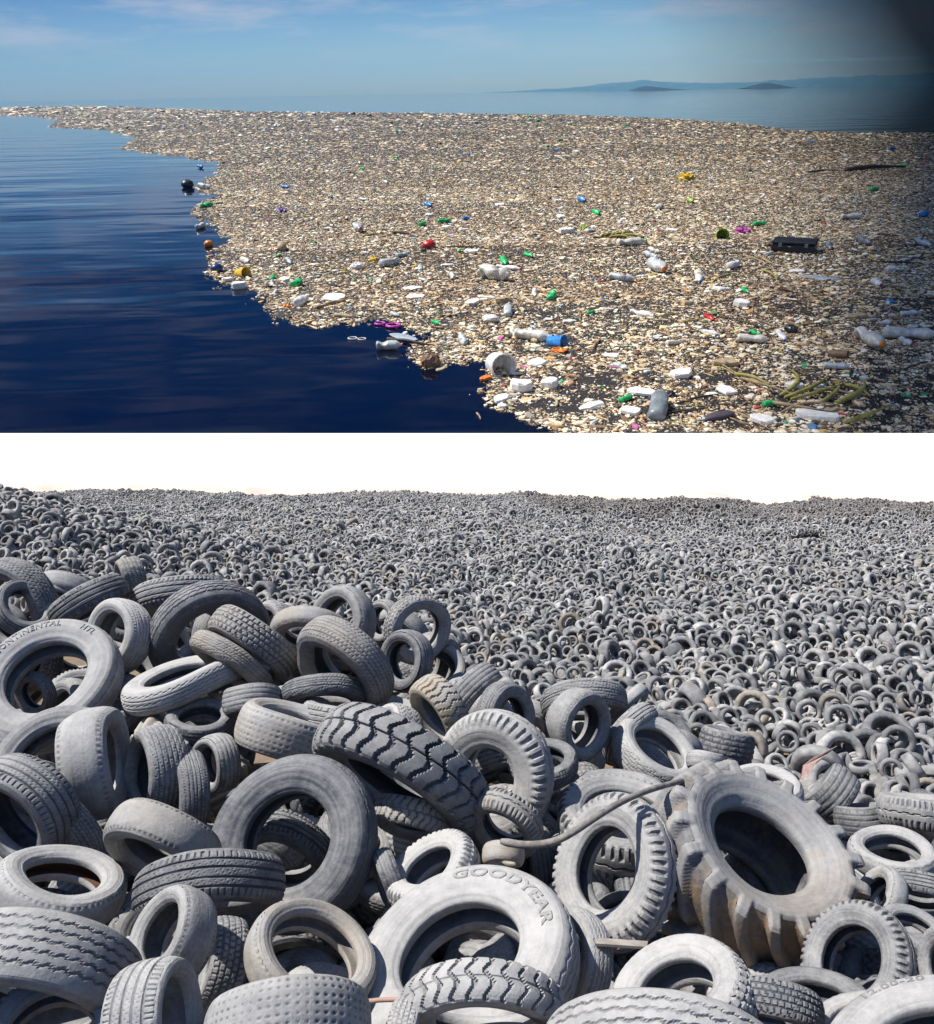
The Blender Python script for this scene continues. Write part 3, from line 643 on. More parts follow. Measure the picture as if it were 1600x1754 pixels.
M_PINK = simple('faded_pink_plastic', (.52, .36, .32), .6, var=.25, nsc=9); M_PLY = simple('dusty_board', (.34, .31, .27), .85, var=.3, nsc=14)
M_TERRA = simple('clay_red_pole', (.42, .27, .22), .8, var=.25)
slab('plastic_sheet', [pt(1372, 1334, 9.3), pt(1376, 1312, 9.3), pt(1394, 1298, 9.5), pt(1434, 1278, 9.9), pt(1422, 1288, 9.8), pt(1400, 1304, 9.4), pt(1384, 1330, 9.2)], .01, M_PINK,
     'faded pink plastic sheet sticking up behind the giant farm tyre', 'plastic sheet')
v, f = tube(np.array([pt(606, 1718, 3.42), pt(650, 1713, 3.4), pt(700, 1711, 3.36), pt(735, 1713, 3.33)]), .009, 8)
tag(mk('pole', v, f, M_TERRA), 'thin reddish pole lying under the tan smooth tyre at the front', 'pole')
slab('wooden_board', [pt(1020, 1616, 3.95), pt(1108, 1622, 3.95), pt(1110, 1612, 4.0), pt(1022, 1606, 4.0)], .012, M_PLY, 'narrow dusty board bridging the gap beside the lettered truck tyre', 'board')
# ------------------------------------------------------------------ sea
m, nt, ns, L, P = newmat('sea_water'); M_SEA = m
geo = ns.new('ShaderNodeNewGeometry'); mp = nd(ns, 'ShaderNodeMapping'); mp.inputs['Scale'].default_value = (.32, .8, 1)
L.new(geo.outputs['Position'], mp.inputs['Vector'])
P.inputs['Base Color'].default_value = (.0001, .002, .010, 1); P.inputs['Roughness'].default_value = .05; P.inputs['IOR'].default_value = 1.333
nz1 = noise(nt, mp.outputs[0], .015, 3, .45); nz2 = noise(nt, mp.outputs[0], .10, 3, .5); nz3 = noise(nt, mp.outputs[0], .7, 2, .5)
h = math_(nt, 'ADD', math_(nt, 'MULTIPLY', nz1, 4.6), math_(nt, 'ADD', math_(nt, 'MULTIPLY', nz2, .04), math_(nt, 'MULTIPLY', nz3, .003)))
b = nd(ns, 'ShaderNodeBump', i_Strength=1.0, i_Distance=.5); L.new(h, b.inputs['Height']); L.new(b.outputs[0], P.inputs['Normal'])
ex = 40000.
V = np.array([(-ex, -200, 0), (ex, -200, 0), (ex, ex, 0), (-ex, ex, 0)]); s = mk('sea', V, [np.array([[0, 1, 2, 3]])], M_SEA, smooth=False); tag(s, kind='structure')
# ------------------------------------------------------------------ white sky behind the tyre field
m, nt, ns, L, P = newmat('overcast_white'); ns.remove(P); e = ns.new('ShaderNodeEmission'); e.inputs[0].default_value = (.985, .99, 1, 1); e.inputs[1].default_value = 1.0
L.new(e.outputs[0], ns['Material Output'].inputs[0])
YB = 158 * math.cos(PITCH) + 3
def at_y(px, py, yy):
    d = ray(px, py); return CAM + d * (yy / d[1])
a0, a1 = at_y(-900, 744, YB), at_y(2500, 744, YB)
V = []
for yy in (YB, YB + .6):
    V += [(a0[0], yy, -8), (a1[0], yy, -8), (a1[0], yy, a1[2]), (a0[0], yy, a0[2])]
s = mk('sky', np.array(V), [np.array([[0, 1, 2, 3], [5, 4, 7, 6], [3, 2, 6, 7], [0, 4, 5, 1], [1, 5, 6, 2], [4, 0, 3, 7]])], m, smooth=False)
tag(s, kind='structure')
# ------------------------------------------------------------------ islands and mountains
def land(name, px0, px1, heights, yy, hmax_px, mat, label, cat, depth):
    n = 90; xs = np.linspace(px0, px1, n); x = np.array([at_y(q, 155, yy)[0] for q in xs])
    hh = heights(np.linspace(0, 1, n)) * hmax_px / FPX * yy * 1.02
    nr = 7; V = []
    for r in range(nr):
        f = math.sin(math.pi * r / (nr - 1)); jig = 1 + .25 * (smoothnoise(xs + r * 31, xs * 0 + r, 5, .12) - .5)
        V.append(np.stack([x, np.full(n, yy + depth * (r / (nr - 1) - .3)), hh * f * jig - .5], -1))
    V = np.concatenate(V); Q = np.array([(k * n + i, k * n + i + 1, (k + 1) * n + i + 1, (k + 1) * n + i) for k in range(nr - 1) for i in range(n - 1)])
    o = mk(name, V, [Q], mat); 
    tag(o, label, cat, kind='structure'); return o
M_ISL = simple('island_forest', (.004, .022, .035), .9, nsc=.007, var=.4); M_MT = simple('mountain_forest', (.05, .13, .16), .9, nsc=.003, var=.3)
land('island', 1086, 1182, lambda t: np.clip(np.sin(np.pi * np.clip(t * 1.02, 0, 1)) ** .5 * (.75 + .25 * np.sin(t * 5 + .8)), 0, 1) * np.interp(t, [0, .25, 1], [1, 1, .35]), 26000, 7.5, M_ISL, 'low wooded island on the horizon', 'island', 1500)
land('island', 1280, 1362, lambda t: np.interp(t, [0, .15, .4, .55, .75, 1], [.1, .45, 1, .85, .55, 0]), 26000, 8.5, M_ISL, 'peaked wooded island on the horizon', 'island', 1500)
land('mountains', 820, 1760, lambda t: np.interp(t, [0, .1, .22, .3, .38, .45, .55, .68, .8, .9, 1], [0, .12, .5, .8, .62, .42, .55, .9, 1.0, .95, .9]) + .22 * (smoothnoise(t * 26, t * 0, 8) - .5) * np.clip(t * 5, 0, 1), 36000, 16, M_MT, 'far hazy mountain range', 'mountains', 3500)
# ------------------------------------------------------------------ the floating litter
HOR = lambda px: 177 - 29 * np.asarray(px) / 1600.
OUT = [(1720, 800), (1000, 800), (955, 744), (915, 725), (880, 708), (830, 690), (828, 668), (845, 650), (830, 630), (835, 612), (800, 622), (770, 628), (745, 636), (722, 628), (704, 612), (696, 600), (715, 590), (728, 576), (700, 565), (660, 550), (600, 553), (540, 560), (500, 555), (475, 545), (462, 528), (472, 520), (445, 512), (440, 500), (425, 488), (400, 492), (370, 488), (355, 455), (365, 440), (375, 425), (385, 400), (365, 385), (330, 370), (345, 352), (370, 337), (332, 325), (340, 312), (380, 292), (370, 277), (300, 266), (250, 262), (205, 254), (235, 236), (180, 223), (80, 217), (100, 206), (60, 199), (-60, 197), (-60, 186), (0, 183), (150, 181), (290, 186), (430, 191), (700, 193), (950, 196), (1150, 203), (1290, 213), (1340, 221), (1450, 227), (1720, 226)]
OUT = np.array(OUT, float)
def inside(px, py, poly=OUT):
    r = np.zeros(px.shape, bool); n = len(poly)
    for i in range(n):
        x1, y1 = poly[i]; x2, y2 = poly[(i + 1) % n]
        if y1 == y2: continue
        c = ((y1 > py) != (y2 > py)) & (px < (x2 - x1) * (py - y1) / (y2 - y1) + x1); r ^= c
    return r
S = CAMH / 2.07             # the raft is built to the size it has on this sea
def in_raft(px, py):
    w = np.clip((py - HOR(px)) / 30, .3, 9)
    jx = (smoothnoise(px, py * 2, 21, .09) - .5) * 3.4 * w + (smoothnoise(px, py * 2, 22, .35) - .5) * 1.6 * w
    jy = ((smoothnoise(px, py * 2, 23, .09) - .5) * 2.0 * w + (smoothnoise(px, py * 2, 24, .35) - .5) * .8 * w) * np.where(py < 235, .2, 1)
    return inside(px + jx, py + jy)
# wet mat of small scum below the pieces
m, nt, ns, L, P = newmat('litter_scum'); M_MAT = m
geo = ns.new('ShaderNodeNewGeometry')
n1 = noise(nt, geo.outputs['Position'], 1.3, 6, .7); n2 = noise(nt, geo.outputs['Position'], .12, 5, .7)
c = ramp(nt, n1, [(.42, (.006, .008, .014)), (.54, (.014, .012, .012)), (.64, (.07, .05, .035)), (.76, (.3, .25, .18))])
c = mixc(nt, ramp(nt, n2, [(.45, (0, 0, 0)), (.7, (1, 1, 1))]), c, (.012, .012, .014)); L.new(c, P.inputs['Base Color']); P.inputs['Roughness'].default_value = .7
pys = np.concatenate([np.arange(182, 260, 1.0), np.arange(260, 800, 2.5)]); pxs = np.arange(-40, 1660, 4.0)
GXp, GYp = np.meshgrid(pxs, pys, indexing='ij'); W_ = sea_at(GXp, GYp, .06)
cx = (GXp[:-1, :-1] + GXp[1:, 1:]) / 2; cy = (GYp[:-1, :-1] + GYp[1:, 1:]) / 2
keep = in_raft(cx, cy) & in_raft(cx - 6, cy) & (cy - HOR(cx) > 7)
ni, nj = GXp.shape; I, J = np.meshgrid(np.arange(ni - 1), np.arange(nj - 1), indexing='ij')
I = I[keep]; J = J[keep]; Q = np.stack([I * nj + J, I * nj + J + 1, (I + 1) * nj + J + 1, (I + 1) * nj + J], -1)
used_v, inv = np.unique(Q, return_inverse=True); Q = inv.reshape(-1, 4)
o = mk('litter_scum', W_.reshape(-1, 3)[used_v], [Q], M_MAT, smooth=False); tag(o, 'thin wet mat of brown scum under the floating litter', 'scum', kind='stuff')
# chips and crumbs
m, nt, ns, L, P = newmat('litter_piece'); M_CHIP = m
tc = ns.new('ShaderNodeTexCoord'); nn = noise(nt, tc.outputs['Object'], 1.6, 4, .6)
L.new(mixc(nt, 1.0, gattr(nt, 'tone', True), ramp(nt, nn, [(.3, (.80, .74, .66)), (.6, (1.10, 1.09, 1.06))]), 'MULTIPLY'), P.inputs['Base Color']); P.inputs['Roughness'].default_value = .6
PAL = np.array([(.92, .82, .63), (.88, .72, .48), (.93, .89, .80), (.66, .48, .28), (.34, .20, .10), (.46, .42, .36), (.07, .05, .04), (.70, .54, .33), (.60, .38, .14), (.20, .12, .07), (.10, .22, .40), (.03, .33, .14), (.45, .06, .06), (.65, .50, .07), (.45, .60, .68), (.42, .12, .28)])
PW = np.array([.21, .18, .14, .12, .08, .05, .06, .11, .016, .035, .006, .008, .005, .008, .014, .003]); PW /= PW.sum()
def chips(px, py, wid, thick, elong, colors, vseed=0):
    """batches of flat irregular prisms; 6 side corners"""
    n = len(px); r = np.random.default_rng(vseed); C = sea_at(px, py, .1)
    ang = (np.arange(6) / 6 * 2 * math.pi)[None] + r.uniform(-.35, .35, (n, 6)); rad = r.uniform(.42, 1.2, (n, 6))
    x = np.cos(ang) * rad * elong[:, None]; y = np.sin(ang) * rad
    yaw = r.uniform(0, 6.28, n)[:, None]; X = x * np.cos(yaw) - y * np.sin(yaw); Y = x * np.sin(yaw) + y * np.cos(yaw)
    tl = r.normal(0, .11, (n, 2)); w = wid[:, None] / 2
    def lay(sc, zz):
        Z = zz * thick[:, None] + (X * tl[:, :1] + Y * tl[:, 1:]) * w * sc
        return np.stack([C[:, None, 0] + X * w * sc, C[:, None, 1] + Y * w * sc, C[:, None, 2] + Z + 0 * X], -1)
    top = lay(.82, 1.0); mid = lay(1.0, .55); bot = lay(.8, -.3)
    apex = np.stack([C[:, 0], C[:, 1], C[:, 2] + thick * r.uniform(.95, 1.25, n)], -1)[:, None]
    V = np.concatenate([top, mid, bot, apex], 1); base = (np.arange(n) * 19)[:, None, None]
    k = np.arange(6); k2 = (k + 1) % 6
    Qd = np.concatenate([np.stack([k + 6, k2 + 6, k2, k], -1), np.stack([k + 12, k2 + 12, k2 + 6, k + 6], -1)])
    Tr = np.stack([k, k2, np.full(6, 18)], -1)
    return V.reshape(-1, 3), (Qd[None] + base).reshape(-1, 4), (Tr[None] + base).reshape(-1, 3), np.repeat(colors, 19, 0)
CV, CQ, CT, CC, off = [], [], [], [], 0
edges = [7, 12, 20, 30, 44, 64, 92, 130, 185, 260, 360, 480, 640]
tot = 0
for bi in range(len(edges) - 1):
    d0, d1 = edges[bi], edges[bi + 1]; dm = (d0 * d1) ** .5; Dr = FPX * 2.07 / dm
    base_w = float(np.interp(dm, [60, 150, 500], [.042, .029, .023])); wpx = max(FPX * base_w / Dr, 2.5); area = 1680 * (d1 - d0); cov = 3.4 if dm < 260 else 2.6
    N = int(area / (wpx * wpx * .42) * cov)
    px = rng.uniform(-40, 1650, N); py = HOR(px) + rng.uniform(d0, d1, N)
    k = in_raft(px, py) | ((rng.random(N) < .012) & in_raft(px + rng.uniform(0, 22, N) * min(1, dm / 200), py - rng.uniform(0, 12, N) * min(1, dm / 200))); k &= py < 765
    Wp = sea_at(px, py); dens = smoothnoise(Wp[:, 0] + 5000, Wp[:, 1], 31, .28) * .6 + smoothnoise(Wp[:, 0] + 5000, Wp[:, 1], 32, .09) * .4
    near = np.clip((dm - 200) / 300, 0, 1)
    k &= rng.random(N) > (.25 + .68 * near) * np.clip((dens - .42) * 4, 0, 1)
    px, py, dens = px[k], py[k], dens[k]; n0 = len(px)
    if dm > 130:      # fine crumbs between the pieces
        N2 = int(area / (wpx * wpx * .42) * 3.2); p2 = rng.uniform(-40, 1650, N2); q2 = HOR(p2) + rng.uniform(d0, d1, N2); k2 = in_raft(p2, q2) & (q2 < 765)
        W2 = sea_at(p2, q2); dn = smoothnoise(W2[:, 0] + 5000, W2[:, 1], 31, .28) * .6 + smoothnoise(W2[:, 0] + 5000, W2[:, 1], 32, .09) * .4
        k2 &= rng.random(N2) > (.2 + .6 * near) * np.clip((dn - .5) * 4, 0, 1); px = np.concatenate([px, p2[k2]]); py = np.concatenate([py, q2[k2]])
    n = len(px); tot += n
    d = py - HOR(px); Dw = FPX * CAMH / d   # metres per pixel = Dw / FPX
    wid = (wpx * d / dm) * rng.lognormal(-.2, .62, n).clip(.3, 4.2) * Dw / FPX
    wid[n0:] *= .42
    eu = rng.random(n); elong = np.where(eu < .085, rng.uniform(7, 16, n), np.where(eu < .34, rng.uniform(2, 5, n), rng.uniform(.9, 1.8, n))); wid = wid / elong ** .6
    thick = wid * rng.uniform(.10, .30, n); thick[n0:] *= 1.5; thick *= np.interp(dm, [60, 260], [.45, 1]); wid[eu < .085] *= .75
    ci = rng.choice(len(PAL), n, p=PW); ci = np.where(elong > 6, rng.choice([4, 6, 9, 3], n), ci); ci = np.where((elong > 2) & (elong < 6), rng.choice([3, 4, 6, 7, 9, 1], n), ci)
    col = PAL[ci] * rng.uniform(.7, 1.12, (n, 1))
    Wc = sea_at(px, py); tn = smoothnoise(Wc[:, 0] + 5000, Wc[:, 1], 41, .07) * .5 + smoothnoise(Wc[:, 0] * .4 + 5000, Wc[:, 1], 42, .02) * .5
    br = np.clip((.42 - tn) * 3, 0, .45)[:, None] * (rng.random((n, 1)) < .8); col = col * (1 - br) + col * np.array((.55, .42, .28)) * br
    v, q, t, c = chips(px, py, wid, thick, elong, col.clip(0, .92), bi)
    CV.append(v); CQ.append(q + off); CT.append(t + off); CC.append(c); off += len(v)
print('chips', tot)
o = mk('floating_litter', np.concatenate(CV), [np.concatenate(CQ), np.concatenate(CT)], M_CHIP, smooth=False, cattr=np.concatenate(CC))
tag(o, 'dense raft of small plastic foam and wood scraps floating on the sea', 'litter', kind='stuff')
del CV, CQ, CT, CC
# ------------------------------------------------------------------ single pieces of litter
def plas(name, col, **k): return simple('plastic_' + name, col, k.pop('rough', .38), nsc=7, var=.42, **k)
MP = {'green': plas('green', (.03, .55, .16), trans=.12), 'lime': plas('lime', (.30, .50, .05)), 'clear': plas('clear', (.66, .70, .70), trans=.2), 'milky': plas('milky', (.70, .67, .58)),
      'white': plas('white', (.80, .80, .78)), 'red': plas('red', (.55, .03, .03)), 'blue': plas('blue', (.04, .24, .62)), 'navy': plas('navy', (.03, .05, .16)), 'yellow': plas('yellow', (.75, .48, .03)),
      'orange': plas('orange', (.72, .22, .03)), 'magenta': plas('magenta', (.55, .08, .42)), 'purple': plas('purple', (.16, .08, .30)), 'black': plas('black', (.02, .022, .03)), 'grey': plas('grey', (.30, .34, .36), trans=.3),
      'tan': plas('tan', (.45, .34, .20), rough=.6), 'brown': plas('brown', (.20, .11, .06), rough=.6), 'wood': simple('driftwood', (.38, .27, .16), .85, nsc=6, var=.5, bump=.5), 'darkwood': simple('wet_driftwood', (.07, .05, .035), .8, nsc=6, var=.5, bump=.5),
      'foam': simple('foam', (.80, .77, .72), .85, nsc=9, var=.18, bump=.5), 'frond': simple('palm_frond_green', (.33, .30, .07), .7, nsc=6, var=.5), 'cloth': simple('plastic_film', (.55, .62, .68), .35, nsc=3, var=.3, trans=.3)}
def lens_scale(px, py): return float((py - HOR(px)) and CAMH / (py - HOR(px)))     # metres per picture unit there
def frame(px, py, Lpx, deg, z=0., cap=1.2):
    """matrix for a piece Lpx long as seen, lying at angle deg in the picture; local unit = its length"""
    s = lens_scale(px, py); p = sea_at(np.array(px), np.array(py), 0)
    q = sea_at(np.array(px + Lpx / 2 * math.cos(math.radians(deg))), np.array(py - Lpx / 2 * math.sin(math.radians(deg))), 0)
    v = q - p; Lw = min(2 * np.linalg.norm(v), Lpx * s * cap); a = math.atan2(v[1], v[0])
    M = Matrix.Translation((p[0], p[1], .1 + z * Lw)) @ Matrix.Rotation(a, 4, 'Z') @ Matrix.Scale(Lw, 4)
    return M
MESH = {}
def shared(key, fn):
    if key not in MESH: MESH[key] = fn()
    return MESH[key]
def bottle_body(fat, rib, vs=0):
    prof = [(-.5, 0), (-.5, .6 * fat), (-.48, .85 * fat), (-.45, fat)]
    for k in range(7): prof += [(-.42 + k * .085, fat), (-.42 + k * .085 + .04, fat * (1 - rib))]
    prof += [(.20, fat), (.28, fat * .86), (.36, fat * .5), (.40, .035 + fat * .1), (.455, .032 + fat * .1), (.455, 0)]
    V, fs = lathe(prof, 18); rs = np.random.default_rng(vs); x = V[:, 0]; body = (x < .3)
    for _ in range(3):
        cx_, ang_ = rs.uniform(-.4, .2), rs.uniform(0, 6.28); w_ = np.exp(-((x - cx_) / .12) ** 2); dn = np.array([math.cos(ang_), math.sin(ang_)]); pr = V[:, 1:] @ dn
        V[:, 1:] -= (np.clip(pr - fat * .25, 0, 9) * w_ * rs.uniform(.4, .9))[:, None] * dn
    V[:, 2] *= 1 - .18 * rs.random(); V[:, 1] += .02 * np.sin(x * 5 + vs); return V, fs
def bottle(px, py, Lp, deg, mat, cap, label, group=None, fat=.16, tilt=0., band=None, name='plastic_bottle'):
    if abs(math.sin(math.radians(deg))) > .55: tilt = 9 if math.sin(math.radians(deg)) > 0 else -8; fat *= .8
    M = frame(px, py, Lp, deg, z=fat * .85, cap=1.55) @ Matrix.Rotation(math.radians(-tilt), 4, 'Y')
    r = thing(name, M, label, 'bottle', group)
    vs = int(px) % 6; me = shared(('b', round(fat, 2), mat, vs), lambda: mk('body', *bottle_body(fat, .07, vs), MP[mat], link=False)); inst('body', me, r)
    if cap:
        me = shared(('c', round(fat, 2), cap), lambda: mk('cap', *lathe([(.44, 0), (.44, .047 + fat * .1), (.50, .045 + fat * .1), (.50, 0)], 14), MP[cap], link=False)); inst('cap', me, r)
    if band:
        me = shared(('l', round(fat, 2), band), lambda: mk('label_band', *lathe([(-.2, fat * 1.01), (.12, fat * 1.01)], 18), MP[band], link=False)); inst('label_band', me, r)
    return r
def block(px, py, Lp, deg, mat, label, cat='foam', name='foam_block', wy=.6, wz=.28, group=None, seed=0, rnd=.12):
    rs = np.random.default_rng(seed or int(px * 7 + py))
    def fn():
        V = []; n = 9
        ang = np.arange(n) / n * 2 * math.pi + rs.uniform(-.2, .2, n); sq = 1 / np.maximum(np.abs(np.cos(ang)), np.abs(np.sin(ang))) ** .6
        rr = sq * rs.uniform(.88, 1.05, n) * .44
        for sc, zz in ((.0, -.4), (.85, -.4), (1.0, -.15), (1.0, .35), (.90, .5), (0, .53)):
            V.append(np.stack([np.cos(ang) * rr * sc, np.sin(ang) * rr * sc * wy / .88 * 1.1, np.full(n, zz * wz) + rs.uniform(-1, 1, n) * .03 * (sc > 0)], -1))
        V = np.array(V).transpose(1, 0, 2).reshape(-1, 3); return V, [ringquads(n, 6)]
    v, f = fn(); o = mk(name, v, f, MP[mat], smooth=False); o.matrix_world = frame(px, py, Lp, deg, z=wz * .3)
    o.matrix_world = o.matrix_world @ Matrix.Rotation(rs.uniform(-rnd, rnd), 4, 'X') @ Matrix.Rotation(rs.uniform(-rnd, rnd), 4, 'Y')
    return tag(o, label, cat, group)
def stick(px, py, Lp, deg, mat, label, cat='driftwood', name='driftwood_stick', r=.02, bend=.05, group=None, tilt=0):
    rs = np.random.default_rng(int(px * 3 + py)); t = np.linspace(-.5, .5, 9)
    pts = np.stack([t, bend * np.cos(t * 3.1) + rs.normal(0, .008, 9), .01 * np.cos(t * 5)], -1)
    v, f = tube(pts, r * np.interp(t, [-.5, 0, .5], [1.1, 1, .45]) * rs.uniform(.85, 1.15, 9), 7); o = mk(name, v, f, MP[mat])
    o.matrix_world = frame(px, py, Lp, deg, z=r) @ Matrix.Rotation(math.radians(-tilt), 4, 'Y'); return tag(o, label, cat, group)
def cup(px, py, Lp, deg, mat, label, name='plastic_cup', cat='cup', r0=.3, r1=.4, group=None, tilt=8):
    v, f = lathe([(-.5, 0), (-.5, r0), (-.46, r0 * 1.04), (.5, r1), (.52, r1 * 1.05), (.5, r1 * .93), (-.44, r0 * .9), (-.44, 0)], 20)
    o = mk(name, v, f, MP[mat]); o.matrix_world = frame(px, py, Lp, deg, z=r0 * .6) @ Matrix.Rotation(math.radians(-tilt), 4, 'Y'); return tag(o, label, cat, group)
def blob(px, py, Lp, deg, mat, label, cat, name, sy=.7, sz=.5, crumple=.15, group=None):
    rs = np.random.default_rng(int(px + py * 5)); nu, nv = 16, 10; u = np.arange(nu) / nu * 2 * math.pi; w = np.linspace(-math.pi / 2, math.pi / 2, nv)
    Rr = 1 + crumple * rs.uniform(-1, 1, (nu, nv)); X = np.cos(u)[:, None] * np.cos(w) * Rr * .5; Y = np.sin(u)[:, None] * np.cos(w) * Rr * .5 * sy; Z = np.sin(w)[None] * Rr * .5 * sz
    v = np.stack([X, Y, Z], -1).reshape(-1, 3); o = mk(name, v, [ringquads(nu, nv)], MP[mat], smooth=crumple < .1); o.matrix_world = frame(px, py, Lp, deg, z=sz * .3); return tag(o, label, cat, group)
# bottles read from the photograph
for a in [
 (510, 491, 28, 28, 'green', None, 'crushed green bottle near the left shore of the litter', None, .19),
 (467, 478, 20, 50, 'green', None, 'short green bottle standing between scraps by the dark water'),
 (864, 453, 26, 300, 'green', None, 'emerald bottle in the middle of the litter beside the milky jug', None, .2),
 (906, 441, 20, 340, 'green', 'lime', 'bright green bottle right of the emerald one'),
 (946, 511, 30, 62, 'green', None, 'large green bottle tilted up beside the small yellow capped one', None, .2),
 (724, 387, 18, 25, 'green', None, 'light green bottle lying far above the red float'),
 (762, 382, 25, 5, 'green', None, 'long light green bottle lying level in the far litter'),
 (1302, 387, 24, 5, 'green', None, 'green bottle behind the black case'),
 (1183, 347, 16, 340, 'lime', None, 'tiny lime bottle below the yellow bag'),
 (870, 537, 38, 68, 'clear', 'clear', 'clear bottle standing out near the foam stone in the middle', None, .17),
 (850, 480, 50, 352, 'milky', None, 'big milky jug shaped bottle in the middle', None, .23),
 (915, 583, 66, 352, 'milky', 'blue', 'long dirty milky bottle with a blue cap', None, .15),
 (1082, 421, 50, 4, 'milky', 'green', 'milky bottle with a green cap beside the yellow fronds', None, .14),
 (1127, 466, 46, 330, 'clear', 'orange', 'clear bottle with an orange cap right of centre', None, .19),
 (1066, 482, 46, 355, 'clear', None, 'pale clear bottle left of the orange capped one', None, .16),
 (1197, 480, 36, 305, 'milky', 'blue', 'milky bottle with a blue cap pointing down', None, .17),
 (1100, 543, 40, 350, 'white', 'white', 'white slim bottle right of the large green one', None, .14),
 (1258, 459, 30, 25, 'white', 'orange', 'white bottle with an orange cap below the black case', None, .17),
 (668, 599, 46, 2, 'clear', 'red', 'clear bottle with a red cap floating in the dark water', None, .2),
 (614, 397, 26, 330, 'clear', 'red', 'cloudy bottle with a red cap far above the yellow scraps', None, .22),
 (670, 455, 36, 14, 'clear', None, 'silvery bottle lying level between centre and shore', None, .15),
 (1290, 588, 56, 356, 'milky', 'brown', 'cloudy bottle with a brown cap above the palm fronds', None, .17),
 (793, 590, 24, 290, 'clear', None, 'crumpled clear bottle in the narrow corner of dark water', None, .26),
 (916, 506, 24, 290, 'white', 'yellow', 'small white bottle with a yellow cap'),
 (1420, 427, 24, 318, 'grey', None, 'blue grey bottle right beside the black case', None, .2),
 (1490, 592, 62, 330, 'milky', 'orange', 'cloudy bottle with an orange cap near the right edge', None, .16),
 (1560, 582, 100, 357, 'milky', None, 'very long cloudy bottle at the right edge', None, .14),
 (1128, 704, 76, 66, 'grey', None, 'large dark glassy bottle at the bottom of the litter', None, .18),
 (690, 440, 22, 10, 'clear', None, 'small clear bottle below the red float'),
 (720, 462, 22, 80, 'clear', None, 'clear bottle pointing up below the red float'),
 (345, 391, 22, 20, 'clear', None, 'clear bottle drifting off the left shore'),
 (344, 288, 14, 350, 'blue', None, 'small blue bottle drifting off the far left shore'),
 (352, 324, 24, 355, 'clear', None, 'clear bottle on the left shore beside the dark float'),
 (356, 355, 22, 8, 'green', None, 'sea green bottle on the left shore'),
 (1338, 580, 30, 320, 'white', 'blue', 'thin white bottle pointing at the palm fronds'),
 (1215, 548, 26, 330, 'red', 'red', 'pink red slim bottle between white scraps', None, .13),
 (775, 478, 18, 275, 'clear', 'orange', 'little clear bottle with an orange cap left of the milky jug', None, .24),
 (872, 507 - 44, 44, 355, 'white', 'red', 'white tube bottle with a red cap beside the emerald bottle', None, .10),
 (467, 488, 18, 280, 'clear', 'red', 'small clear bottle with a red cap below the short green one'),
 (1480, 420, 34, 340, 'grey', None, 'pale grey bottle in the darker far right litter'),
 (1460, 376, 40, 2, 'milky', None, 'cloudy level bottle in the darker far right litter', None, .14),
 (880, 575, 26, 310, 'milky', None, 'bent milky bottle neck above the long dirty bottle', None, .2)]:
    bottle(*a)
# other single pieces read from the photograph
cup(1235, 408, 24, 318, 'lime', 'yellow green cup left of the black case')
cup(856, 636, 46, 318, 'white', 'big white bucket floating at the tip of the litter', name='bucket', cat='bucket', r0=.36, r1=.42)
cup(1435, 613, 32, 352, 'brown', 'rusty brown can near the right edge', name='tin_can', cat='can', r0=.26, r1=.26)
cup(415, 473, 22, 350, 'yellow', 'yellow tub at the left shore of the litter', name='plastic_tub', cat='tub')
cup(953, 592, 28, 350, 'blue', 'blue plastic cup beside the orange rag')
blob(735, 425, 22, 5, 'red', 'red float in the middle distance', 'float', 'float', .9, .7, .05)
blob(358, 422, 16, 5, 'orange', 'brown orange ball floating off the left shore', 'ball', 'ball', 1, .8, .04)
blob(322, 321, 20, 10, 'black', 'black float bobbing off the left shore', 'float', 'float', .9, .7, .08)
blob(372, 466, 20, 10, 'navy', 'dark blue ball by the left shore', 'ball', 'ball', .9, .8, .05)
blob(738, 628, 34, 5, 'brown', 'round brown coconut husk at the water edge', 'husk', 'coconut_husk', .9, .8, .1)
blob(958, 603, 28, 350, 'orange', 'orange rag beside the blue cup', 'rag', 'rag', .7, .3, .3)
blob(1174, 307, 26, 340, 'yellow', 'yellow bag in the far litter', 'bag', 'plastic_bag', .9, .4, .3)
blob(1272, 399, 24, 345, 'magenta', 'magenta bag behind the black case', 'bag', 'plastic_bag', .8, .4, .3)
blob(483, 363, 20, 355, 'purple', 'purple bag in the left far litter', 'bag', 'plastic_bag', .7, .4, .2)
blob(640, 447, 18, 30, 'yellow', 'yellow crumpled wrapper in the left middle', 'wrapper', 'wrapper', .8, .4, .3)
blob(490, 527, 16, 0, 'orange', 'orange wrapper on the left shore corner', 'wrapper', 'wrapper', .8, .5, .25)
blob(1405, 478, 76, 355, 'cloth', 'limp blue grey plastic film in the right litter', 'plastic film', 'plastic_film', .5, .06, .2)
blob(690, 578, 60, 345, 'cloth', 'clear film floating by the pink rings', 'plastic film', 'plastic_film', .4, .05, .2)
blob(612, 398 + 62, 24, 20, 'foam', 'rounded foam lump in the left middle', 'foam', 'foam_lump', .8, .5, .15)
blob(840, 543 + 8, 30, 0, 'foam', 'flat stone like foam lump beside the clear bottle', 'foam', 'foam_lump', .8, .5, .1)
